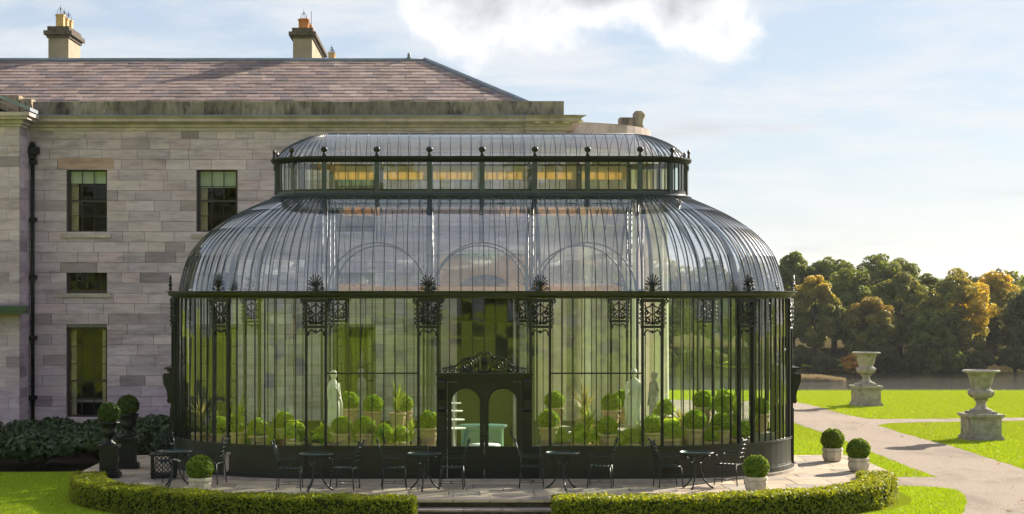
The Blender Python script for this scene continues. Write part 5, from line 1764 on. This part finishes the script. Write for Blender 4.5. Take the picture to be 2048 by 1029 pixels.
# ------------------------------------------------------------------ inside the conservatory
def pot_mesh(s=1.0):
    m = MB().lathe([(.13, 0), (.15, .02), (.19, .22), (.205, .36), (.20, .38), (.24, .39), (.245, .44), (.225, .45), (.205, .42), (.2, .38)], 20)
    for k in range(5):
        a0 = 2 * PI * k / 5
        m.tube([(.215 * math.cos(a0 + q * .2), .215 * math.sin(a0 + q * .2), .33 - .07 * math.sin(PI * q / 6)) for q in range(7)], .012, 5)
    return m.mesh('pot', 'terracotta')
pot_me = pot_mesh()
psoil_me = MB().lathe([(.19, .40), (.02, .415)], 12).mesh('soil', 'soil')
in_ball = ball_mesh('ball', .23, 'box_in', 1300)
def stand_mesh(h): return MB().box(-.24, .24, -.24, .24, 0, h).box(-.27, .27, -.27, .27, h - .05, h - .001).mesh('stand', 'plinth')
def in_pot(kind, label, px, py_c, Y, s=1.0, h=None):
    """pot of the winter garden; py_c = photo height of the plant's middle"""
    X = wx(px, Y); zc = wz(py_c, Y)
    top = .45 * s
    above = {'ball': .16, 'palm': .42, 'gold': .45, 'leafy': .20, 'fern': .16}[kind] * s
    z0 = max(.03, zc - top - above)
    t = thing('potted_box_ball' if kind == 'ball' else 'potted_plant', label, 'potted plant', (X, Y, .03), random.uniform(0, 6), 'pot plants inside the conservatory')
    dz = z0 - .03
    if dz > .06: put('stand', stand_mesh(dz), t)
    put('pot', pot_me, t, (0, 0, dz), scale=(s, s, s)); put('soil', psoil_me, t, (0, 0, dz), scale=(s, s, s))
    pz = dz + top
    if kind == 'ball':
        put('ball_core', core25, t, (0, 0, pz + above), scale=(.9 * s, .9 * s, .9 * s)); put('foliage', in_ball, t, (0, 0, pz + above), scale=(s, s, s))
    elif kind in ('palm', 'gold'):
        n = 46
        V, Q = [], []
        for i in range(n):
            a = random.uniform(0, 2 * PI); el = random.uniform(.25, 1.45)
            ln = random.uniform(.45, .75) * s
            w = .028 * s
            base = Vector((0, 0, pz + random.uniform(.02, .35) * s))
            pts = []
            for k in range(5):
                f = k / 4
                rr = ln * f * math.cos(el); zz = ln * f * math.sin(el) - .35 * ln * f * f * math.cos(el)
                pts.append(base + Vector((rr * math.cos(a), rr * math.sin(a), zz)))
            sd_ = Vector((-math.sin(a), math.cos(a), 0))
            o = len(V)
            for k, p in enumerate(pts):
                ww = w * (1 - (k / 4) ** 2 * .9)
                V += [p - sd_ * ww, p + sd_ * ww]
            Q += [(o + 2 * k, o + 2 * k + 1, o + 2 * k + 3, o + 2 * k + 2) for k in range(4)]
        put('foliage', np_mesh('foliage', np.array([list(v) for v in V]), np.array(Q), 'palm' if kind == 'palm' else 'palm_gold'), t)
        MB().tube([(0, 0, pz - .05), (.01, 0, pz + .35 * s)], [.03, .02], 6).build('stem', 'bark', t)
    else:
        n = 130 if kind == 'leafy' else 330
        d = sphere_dirs(n); d[:, 2] = np.abs(d[:, 2]) * 1.5 - .2
        P = d * (rng.uniform(.3, 1, (n, 1)) * .235 * s) + np.array([0, 0, pz + above * .6])
        put('foliage', leaves('foliage', P, d + np.array([0, 0, .5]), (.12 if kind == 'leafy' else .06) * s, 'leafy', aspect=2.4, tilt=.5), t)
        MB().tube([(0, 0, pz - .05), (.0, 0, pz + .2 * s)], [.02, .01], 5).build('stem', 'bark', t)
INS = [('ball', 470, 850, .75), ('ball', 440, 853, 1.5), ('ball', 516, 857, .8), ('ball', 566, 843, 1.3), ('ball', 683, 853, .75), ('ball', 730, 853, .75), ('ball', 857, 842, .8), ('ball', 1097, 840, .8), ('ball', 1215, 854, .75),
       ('ball', 1305, 851, .8), ('ball', 1390, 842, .95), ('ball', 1442, 846, 1.05), ('ball', 698, 803, 2.0), ('ball', 746, 809, 2.1), ('ball', 806, 808, 2.3), ('ball', 1109, 802, 2.2), ('ball', 1222, 807, 2.4), ('ball', 1246, 799, 2.9), ('ball', 1405, 801, 2.6), ('ball', 1520, 815, 2.5)]
lab_ball = ['half hidden at the left curve', 'near the left curve beside the straw coloured spikes', 'low behind the second post from the left curve', 'right of the low one at the left curve', 'left of two under the left statue', 'right of two under the left statue', 'just left of the door', 'just right of the door', 'under the right statue',
            'just right of the right statue', 'largest one at the right curve', 'right of the largest one at the right curve', 'up behind the left statue', 'up behind, between the left statue and the door', 'up behind, beside the palm left of the door', 'up behind, just right of the door', 'up behind, left of the right statue', 'highest, at the left shoulder of the right statue', 'high one above the largest ball', 'far right behind the curved glass']
for (k, px, py, Y), lab in zip(INS, lab_ball): in_pot(k, 'indoor box ball in terracotta pot ' + lab, px, py, Y, 1.02 if lab.startswith('largest') else .92)
PLN = [('gold', 402, 825, 2.0, 'straw coloured spiky cordyline at the left curve', 1.0), ('palm', 425, 850, 1.7, 'spiky green blades beside the left curve', .8), ('leafy', 592, 862, .8, 'leafy plant between the left box balls', 1.1), ('leafy', 645, 868, 1.0, 'leafy plant at the feet of the left statue', 1.0), ('palm', 795, 795, 1.6, 'green palm high up left of the door', .8), ('leafy', 768, 868, .75, 'yellow green leafy plant left of the door', 1.0),
       ('fern', 800, 873, .9, 'fern low down left of the door', 1.0), ('palm', 822, 862, .8, 'upright blades next to the ball left of the door', .7), ('gold', 1170, 795, 1.8, 'tall straw coloured cordyline right of the door', 1.0), ('palm', 1176, 838, 1.4, 'green blades under the tall cordyline', .9), ('leafy', 1160, 868, .9, 'leafy plant low right of the door', .9),
       ('leafy', 1120, 872, .95, 'small leafy plant beside the ball right of the door', .8), ('fern', 1262, 873, .8, 'fern under the right statue', .9), ('palm', 1280, 862, .7, 'upright blades at the right statue', .7), ('leafy', 1340, 858, .9, 'leafy plant left of the largest ball', 1.0), ('gold', 1363, 838, 1.6, 'spiky plant behind the largest ball', .8), ('leafy', 1450, 808, 2.4, 'tall leafy plant at the right curve', 1.2),
       ('fern', 1482, 862, 1.6, 'fern at the right curve', 1.1), ('palm', 1505, 850, 2.2, 'green blades at the far right curve', .9), ('leafy', 505, 880, .9, 'leafy plant low at the left curve', .9), ('leafy', 540, 872, 1.2, 'leafy plant in front of the left ball pots', .9), ('leafy', 1240, 880, .75, 'small leafy plant in front of the right statue', .8),
       ('palm', 710, 862, .7, 'upright blades between the two balls under the left statue', .6), ('palm', 480, 820, 2.6, 'green blades up behind the left curve', .9),
       ('fern', 1185, 876, .7, 'bright fern under the tall cordyline', .8), ('leafy', 1330, 818, 2.2, 'white flowered leafy plant right of the right statue', .9), ('leafy', 1420, 868, .9, 'bright leafy plant between the two right curve balls', .8),
       ('palm', 1470, 815, 1.9, 'green blades above the fern at the right curve', .8)]
for k, px, py, Y, lab, s in PLN: in_pot(k, lab, px, py, Y, s)

def statue(label, px, py_head, Y, rz, flip=1, mat='marble'):
    X, ztop = wx(px, Y), wz(py_head, Y)
    h = 1.55
    z0 = ztop - h
    t = thing('statue', label, 'statue', (X, Y, .03), rz, 'draped statues inside the conservatory')
    b = z0 - .03
    if b > .1:
        MB().box(-.24, .24, -.24, .24, 0, .07).box(-.19, .19, -.19, .19, .07, b - .06).box(-.23, .23, -.23, .23, b - .06, b).build('pedestal', mat, t)
    t.scale = (.86, .86, 1)
    # draped standing figure: one lofted body, weight on one leg
    R0 = [(0, .00, .205, .17, .9), (.05, .0, .20, .165, 1), (.20, .005, .185, .15, 1), (.42, .012, .172, .14, .95), (.60, .02, .175, .14, .7), (.78, .022, .172, .135, .45), (.90, .012, .15, .12, .3), (.985, .0, .128, .105, .2), (1.08, -.008, .142, .112, .15),
          (1.17, -.012, .152, .12, .1), (1.25, -.012, .158, .105, .05), (1.30, -.010, .13, .085, 0), (1.325, -.008, .075, .066, 0), (1.345, -.004, .052, .052, 0), (1.375, 0, .047, .05, 0), (1.39, .004, .056, .068, 0), (1.42, .006, .070, .084, 0), (1.46, .006, .076, .090, 0), (1.50, .004, .074, .088, 0), (1.535, .0, .055, .066, 0), (1.552, .0, .02, .026, 0)]
    n = 40
    rows = []
    for z, ox, a, c, fold in R0:
        rows.append([(flip * ox + a * math.cos(2 * PI * k / n) * (1 + .07 * fold * math.sin(11 * 2 * PI * k / n + z * 2)), c * math.sin(2 * PI * k / n) * (1 + .07 * fold * math.sin(9 * 2 * PI * k / n + 1)), b + z) for k in range(n)])
    m = MB().grid(rows, closed=True)
    f = flip
    m.tube([(f * .15, -.01, b + 1.25), (f * .195, .0, b + 1.10), (f * .19, -.04, b + .98), (f * .11, -.12, b + .93), (f * .01, -.135, b + .95)], [.05, .047, .04, .033, .026], 8)
    m.tube([(-f * .15, -.01, b + 1.25), (-f * .20, .01, b + 1.08), (-f * .19, -.03, b + .92), (-f * .175, -.07, b + .80), (-f * .165, -.09, b + .73)], [.05, .047, .04, .032, .025], 8)
    m.tube([(f * .17, -.05, b + 1.0), (f * .19, -.09, b + .8), (f * .17, -.10, b + .55), (f * .19, -.09, b + .3)], [.03, .045, .035, .02], 7)
    m.tube([(-f * .13, -.04, b + 1.27), (0, -.12, b + 1.12), (f * .12, -.11, b + .98)], [.03, .035, .03], 7)
    m.lathe([(.002, -.05), (.045, -.02), (.045, .02), (.002, .05)], 10, (0, .085, b + 1.48))
    m.tube([(0, -.08, b + 1.475), (0, -.104, b + 1.445), (0, -.086, b + 1.435)], [.010, .014, .010], 6)
    m.tube([(-.022, -.078, b + 1.415), (0, -.084, b + 1.413), (.022, -.078, b + 1.415)], .008, 5)
    for s in (-1, 1): m.tube([(s * .072, .005, b + 1.475), (s * .078, .012, b + 1.45)], .013, 5)
    m.build('figure', mat, t)
statue('white marble draped statue left of the door', 667, 741, 1.15, .9, 1)
statue('white marble draped statue right of the door', 1268, 738, 1.15, -.5, -1)
statue('grey stone statue farther back left of the door', 723, 737, 5.4, 1.2, -1, 'urn')
statue('grey stone statue farther back right of the door', 1308, 744, 5.4, -1.1, 1, 'urn')

# green counter, cake stand, laid tables
Yc_ = 4.3
x0, x1 = wx(917, Yc_), wx(1013, Yc_)
ct = thing('serving_counter', 'pale green oval serving counter seen through the door', 'counter', ((x0 + x1) / 2, Yc_ + .4, .03))
w2 = (x1 - x0) / 2
m = MB()
zt = wz(853, Yc_) - .03
m.lathe([(w2 - .06, 0), (w2 - .04, .06), (w2 - .06, .12), (w2 - .06, zt - .1), (w2 - .02, zt - .06)], 36, sy=.5)
m.build('counter_body', 'green_metal', ct)
MB().lathe([(w2, zt - .06), (w2 + .03, zt - .04), (w2 + .03, zt), (w2 - .05, zt + .015), (.02, zt + .02)], 36, sy=.5).build('counter_top', 'green_top', ct)
lt = MB()
for k in range(-9, 10):
    for sg in (-1, 1):
        pts = []
        for q in range(7):
            a = -PI / 2 + (k * .115 + sg * q * .035)
            if -PI / 2 - 1.1 < a < -PI / 2 + 1.1: pts.append(((w2 - .05) * math.cos(a), (w2 - .05) * .5 * math.sin(a) - .005, .34 + q * (zt - .46) / 6))
        if len(pts) > 1: lt.tube(pts, .008, 4)
lt.build('lattice', 'green_top', ct)
cs = thing('cake_stand', 'tiered pale stand with white trays left of the counter', 'stand', (wx(908, 3.6), 3.6, .03))
MB().lathe([(.14, 0), (.14, .03), (.03, .05), (.025, .7), (.02, 1.55), (.005, 1.6)], 12).build('pole', 'silver', cs)
for z, r in ((.78, .27), (.98, .24), (1.18, .2), (1.36, .16)):
    MB().lathe([(.03, z), (r, z + .012), (r + .01, z + .03), (r - .01, z + .03), (.03, z + .02)], 20).build('tray', 'linen', cs)
def laid_table(label, px, py, Y, r):
    X, zt = wx(px, Y), wz(py, Y) - .03
    t = thing('laid_table', label, 'table', (X, Y, .03), 0, 'white clothed tables inside the conservatory')
    MB().lathe([(.2, 0), (.2, .03), (.04, .05), (.04, zt - .02)], 12).build('pedestal', 'iron', t)
    n = 36
    rows = [[(.01 * math.cos(2 * PI * k / n), .01 * math.sin(2 * PI * k / n), zt) for k in range(n)], [(r * math.cos(2 * PI * k / n), r * math.sin(2 * PI * k / n), zt) for k in range(n)]]
    for d in (.08, .2):
        rows.append([((r + .015 + .03 * d * 5 * math.cos(9 * 2 * PI * k / n)) * math.cos(2 * PI * k / n), (r + .015 + .03 * d * 5 * math.cos(9 * 2 * PI * k / n)) * math.sin(2 * PI * k / n), zt - d) for k in range(n)])
    MB().grid(rows, closed=True).build('tablecloth', 'linen', t)
laid_table('white clothed table behind the balls left of the door', 780, 866, 2.8, .42)
laid_table('white clothed table behind the ball right of the door', 1140, 866, 2.6, .42)
laid_table('white clothed table beyond the right statue', 1310, 872, 2.6, .42)
laid_table('white clothed table at the left curve', 560, 876, 2.8, .42)
laid_table('white clothed table seen low through the right door leaf', 970, 889, 2.4, .34)

# ------------------------------------------------------------------ trees on the far bank
GREEN = [(.11, .15, .03), (.13, .17, .035), (.16, .19, .04)]
OLIVE = [(.15, .165, .045), (.18, .185, .05), (.13, .15, .04)]
GOLD = [(.52, .36, .03), (.58, .40, .04), (.42, .33, .04)]
RUST = [(.50, .27, .05), (.42, .22, .05), (.55, .34, .06)]
DARK = [(.07, .09, .03), (.09, .10, .04), (.10, .11, .04)]
def tree(name, label, x, y, zb, zt, width, pal, accent, where, group='trees on the far lake bank', dens=1.0, par=True, cat='tree'):
    h = zt - zb
    t = thing(name, label, cat, (x, y, zb), 0, group)
    rx = width / 2
    P, D, Cc = [], [], []
    nl = int(120 * dens)
    for q in range(nl):
        d = Vector((random.gauss(0, 1), random.gauss(0, 1), random.gauss(0, 1))).normalized()
        rad = random.uniform(.5, .86)
        c = np.array([d.x * rx * rad, d.y * rx * rad, h * .53 + d.z * h * .47 * rad])
        # crown narrows towards the top
        k = 1 - .35 * max(0, (c[2] / h - .55) / .45)
        c[0] *= k; c[1] *= k
        lr = random.uniform(.12, .24) * rx
        n = int(290 * (lr / (.205 * rx)) ** 2)
        dd = sphere_dirs(n)
        sh = rng.uniform(.55, 1.05, (n, 1)) ** .5
        pts = c + dd * sh * np.array([lr, lr, lr * .78])
        pts[:, 2] = np.minimum(np.maximum(pts[:, 2], h * .06), h * 1.02)
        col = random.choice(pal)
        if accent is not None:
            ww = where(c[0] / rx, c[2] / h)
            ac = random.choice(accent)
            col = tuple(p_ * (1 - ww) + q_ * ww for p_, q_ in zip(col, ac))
        f = random.uniform(.75, 1.25)
        P.append(pts); D.append(dd + np.array([0, 0, .35])); Cc.append(np.tile(np.array(col) * f, (n, 1)))
    P, D, Cc = np.concatenate(P), np.concatenate(D), np.concatenate(Cc)
    Cc = Cc * rng.uniform(.8, 1.2, (len(Cc), 1))
    put('crown', leaves('crown', P, D, .23, 'tree', aspect=1.5, tilt=.8, col=Cc), t)
    m = MB()
    m.tube([(0, 0, -.5), (.05, 0, h * .2), (-.05, .1, h * .45), (.1, 0, h * .75)], [rx * .075 + .1, rx * .055 + .08, rx * .04 + .05, .06], 8)
    for q in range(6):
        a = q * 1.05 + random.uniform(-.3, .3)
        z0 = h * random.uniform(.22, .5)
        m.tube([(0, 0, z0), (rx * .35 * math.cos(a), rx * .35 * math.sin(a), z0 + h * .12), (rx * .7 * math.cos(a), rx * .7 * math.sin(a), z0 + h * .26)], [.16, .11, .05], 5)
    m.build('trunk', 'bark', t)
    return t
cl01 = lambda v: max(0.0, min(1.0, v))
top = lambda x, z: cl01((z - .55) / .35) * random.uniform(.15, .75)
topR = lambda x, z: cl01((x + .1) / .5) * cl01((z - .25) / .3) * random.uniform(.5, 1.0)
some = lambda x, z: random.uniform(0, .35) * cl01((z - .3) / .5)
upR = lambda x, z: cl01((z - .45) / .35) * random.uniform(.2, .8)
TREES = [  # px, top py, width px, depth Y, palette, accent, rule, label
    (1335, 520, 110, 205, OLIVE, GOLD, some, 'broad tree seen through the middle of the right hand dome'),
    (1425, 512, 100, 206, GREEN, GOLD, some, 'green tree seen through the right hand dome'),
    (1500, 516, 100, 204, GREEN, GOLD, some, 'green tree just behind the right flank of the dome'),
    (1585, 499, 92, 207, GREEN, None, top, 'dark green round tree touching the right edge of the dome'),
    (1668, 503, 110, 209, GREEN, OLIVE, some, 'green tree second from the dome on the skyline'),
    (1775, 495, 125, 208, GREEN, OLIVE, some, 'tallest green tree on the skyline'),
    (1700, 530, 110, 200, GREEN, OLIVE, some, 'green tree filling the gap below the skyline behind the orange one'),
    (1630, 546, 92, 188, OLIVE, GOLD, top, 'olive tree with gold lit top beside the dome'),  # sunlight on the crown top is put into the leaf colour
    (1738, 590, 96, 186, OLIVE, RUST, top, 'lower tree with rust orange top above the far urn'),
    (1800, 545, 110, 193, OLIVE, None, top, 'olive brown tree at the middle of the wood'),
    (1860, 545, 90, 205, GREEN, OLIVE, some, 'green tree behind the golden one'),
    (1912, 538, 125, 190, OLIVE, GOLD, topR, 'tree with bright golden right side'),
    (1992, 546, 105, 202, OLIVE, GOLD, upR, 'yellow orange tree near the right edge'),
    (1965, 600, 80, 196, DARK, None, top, 'dark tree under the yellow orange one'),
    (2062, 572, 110, 190, DARK, OLIVE, some, 'dark green tree at the right edge of the picture'),
    (1855, 620, 80, 184, GREEN, None, top, 'small green tree at the water between olive and golden trees'),
]
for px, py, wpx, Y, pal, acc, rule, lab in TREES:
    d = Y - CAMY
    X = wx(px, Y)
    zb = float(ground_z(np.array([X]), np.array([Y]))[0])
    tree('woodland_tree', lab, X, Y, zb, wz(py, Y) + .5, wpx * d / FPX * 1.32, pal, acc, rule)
BUSH = [(1600, 690, 60, 184, DARK, 'dark bush by the water beside the conservatory'), (1648, 705, 60, 183, DARK, 'dark bush at the water left of the far urn'), (1712, 705, 60, 182, RUST, 'thin rust coloured bush behind the far urn'), (1775, 700, 70, 186, DARK, 'dark bush at the water right of the far urn'),
        (1830, 705, 60, 184, DARK, 'dark bush at the water in the middle of the bank'), (1900, 690, 70, 185, GREEN, 'green bush under the golden tree'), (1960, 700, 70, 186, DARK, 'dark bush left of the near urn top'), (2030, 690, 80, 186, DARK, 'dark bush at the right edge of the bank'),
        (1400, 700, 110, 182, DARK, 'dark bush on the bank seen through the glass'), (1500, 695, 110, 183, DARK, 'dark bush on the bank behind the curved glass'), (1310, 700, 110, 182, DARK, 'dark bush on the bank seen left through the glass')]
for px, py, wpx, Y, pal, lab in BUSH:
    X = wx(px, Y)
    zb = float(ground_z(np.array([X]), np.array([Y]))[0])
    tree('waterside_bush', lab, X, Y, max(zb, LAKE_Z), wz(py, Y), wpx * (Y - CAMY) / FPX, pal, None, None, 'bushes along the far shore', .55, cat='bush')
# deep wood behind them: one mass
def wood(name, label, xs, ys, hmin, hmax, zfun, n, pal, spots=None):
    P, D, Cc = [], [], []
    for k in range(n):
        x, y = spots[k] if spots and k < len(spots) else (random.uniform(*xs), random.uniform(*ys))
        z0 = float(zfun(np.array([x]), np.array([y]))[0])
        h = random.uniform(hmin, hmax); rx = h * .33
        for q in range(14):
            d = Vector((random.gauss(0, 1), random.gauss(0, 1), random.gauss(0, 1))).normalized() * random.uniform(.5, .85)
            c = np.array([x + d.x * rx, y + d.y * rx, z0 + h * .55 + d.z * h * .42])
            m_ = 70
            dd = sphere_dirs(m_)
            P.append(c + dd * rx * .36 * rng.uniform(.6, 1, (m_, 1))); D.append(dd + np.array([0, 0, .3]))
            Cc.append(np.tile(np.array(random.choice(pal)) * random.uniform(.75, 1.25), (m_, 1)))
    P, D, Cc = np.concatenate(P), np.concatenate(D), np.concatenate(Cc)
    o = put(name, leaves(name, P, D, .6, 'tree', aspect=1.5, col=Cc), kind='stuff')
    o['label'] = label; o['category'] = 'wood'
wood('far_wood', 'dark wood in the depth behind the trees of the far bank', (5, 100), (212, 232), 10, 13.5, ground_z, 75, DARK + GREEN)
PARK = [(-52, -62), (-40, -70), (-31, -60), (-20, -74), (-9, -66), (3, -78), (12, -63), (22, -71), (33, -60), (44, -72), (55, -64), (-15, -92), (28, -95), (-45, -95)]
wood('park_wood', 'wooded slope across the lawn facing the conservatory', (-75, 70), (-120, -88), 9, 16, ground_z, 60, OLIVE + GREEN + GREEN + GOLD[:1], PARK)
# reeds at the left of the far shore
n = 2600
px = rng.uniform(1585, 1690, n)
Yr = rng.uniform(164.5, 167.5, n)
Xr = (px - VX) * (Yr - CAMY) / FPX + CAMX
hgt = rng.uniform(.4, .9, n) * np.interp(px, [1585, 1640, 1690], [1, 1, .5])
ln_ = rng.normal(0, .12, (n, 2))
b0 = np.stack([Xr, Yr, np.full(n, LAKE_Z - .1)], 1)
tp = b0 + np.stack([ln_[:, 0], ln_[:, 1], hgt], 1)
w = np.array([.035, 0, 0])
V = np.stack([b0 - w, b0 + w, tp + w * .4, tp - w * .4], 1).reshape(-1, 3)
o = put('reeds', np_mesh('reeds', V, np.arange(4 * n).reshape(n, 4), 'reed'), kind='stuff')
o['label'] = 'dry pinkish reeds along the far shore'; o['category'] = 'reeds'

# ------------------------------------------------------------------ short grass blades on the lawns in view
def in_poly(x, y, poly):
    px = np.array([p[0] for p in poly]); py = np.array([p[1] for p in poly])
    ins = np.zeros(len(x), bool)
    j = len(poly) - 1
    for i in range(len(poly)):
        c = ((py[i] > y) != (py[j] > y)) & (x < (px[j] - px[i]) * (y - py[i]) / (py[j] - py[i] + 1e-12) + px[i])
        ins ^= c
        j = i
    return ins
drive_w = [gp(*p) for p in DRIVE]
hedge_w = [sup(8.9, 5.35, 2 * PI * k / 60) for k in range(60)]
def blades(n, x0, x1, y0, y1):
    x, y = rng.uniform(x0, x1, n), rng.uniform(y0, y1, n)
    keep = ~in_poly(x, y, drive_w) & ~in_poly(x, y, hedge_w) & ~in_poly(x, y, tpoly)
    u = (x - CAMX) / (y - CAMY) * FPX + VX
    keep &= (u > -30) & (u < 2080)
    keep &= ~((x < -6.4) & (y > 4.9))
    return x[keep], y[keep]
gx, gy = [], []
for a in ((80000, 4, 14, -6, 2), (90000, 6, 22, 2, 14), (90000, 8, 34, 14, 40), (45000, -13, -5, -6, 5.2)):
    x, y = blades(*a); gx.append(x); gy.append(y)
gx, gy = np.concatenate(gx), np.concatenate(gy)
n = len(gx)
a = rng.uniform(0, 2 * PI, n)
sc_ = np.interp(gy, [-6, 10, 39], [1, .95, .85])
h_ = rng.uniform(.022, .05, n) * np.sqrt(sc_)
w_ = rng.uniform(.006, .012, n) * sc_
b0 = np.stack([gx, gy, np.full(n, GZ)], 1)
sd_ = np.stack([np.cos(a), np.sin(a), np.zeros(n)], 1) * w_[:, None]
tp = b0 + np.stack([rng.normal(0, .014, n), rng.normal(0, .014, n), h_], 1)
V = np.stack([b0 - sd_, b0 + sd_, tp], 1).reshape(-1, 3)
o = put('grass', np_mesh('grass', V, np.arange(3 * n).reshape(n, 3), 'grass'), kind='stuff')
o['label'] = 'short mown grass of the lawns'; o['category'] = 'grass'

n = 420
x, y = rng.uniform(4, 26, n), rng.uniform(-4, 30, n)
k = ~in_poly(x, y, hedge_w) & ~in_poly(x, y, tpoly) & ~((np.abs(x) < 8) & (y > 0) & (y < 8))
x, y = x[k], y[k]
P = np.stack([x, y, np.full(len(x), GZ + .03)], 1)
o = put('fallen_leaves', leaves('fallen_leaves', P, np.tile([0, 0, 1.0], (len(x), 1)), .055, 'fallen', aspect=1.3, tilt=.35), kind='stuff')
o['label'] = 'scattered fallen autumn leaves on lawn and drive'; o['category'] = 'leaves'

# ------------------------------------------------------------------ the air
def haze():
    m = bpy.data.materials.new('thin autumn haze')
    m.use_nodes = True
    nt = m.node_tree; nt.nodes.clear()
    out = N(nt, 'ShaderNodeOutputMaterial')
    v = N(nt, 'ShaderNodeVolumePrincipled', ins={'Density': 0.00008, 'Anisotropy': 0.2})
    v.inputs['Color'].default_value = (.86, .90, .97, 1)
    nt.links.new(v.outputs[0], out.inputs['Volume'])
    m.cycles.homogeneous_volume = True
    M['haze'] = m
    o = MB().box(-1560, 2460, -960, 3560, -22.0, 42.0).build('haze', 'haze', kind='stuff')
    o['label'] = 'thin pale haze in the autumn air'; o['category'] = 'haze'
haze()
SC.cycles.volume_bounces = 1
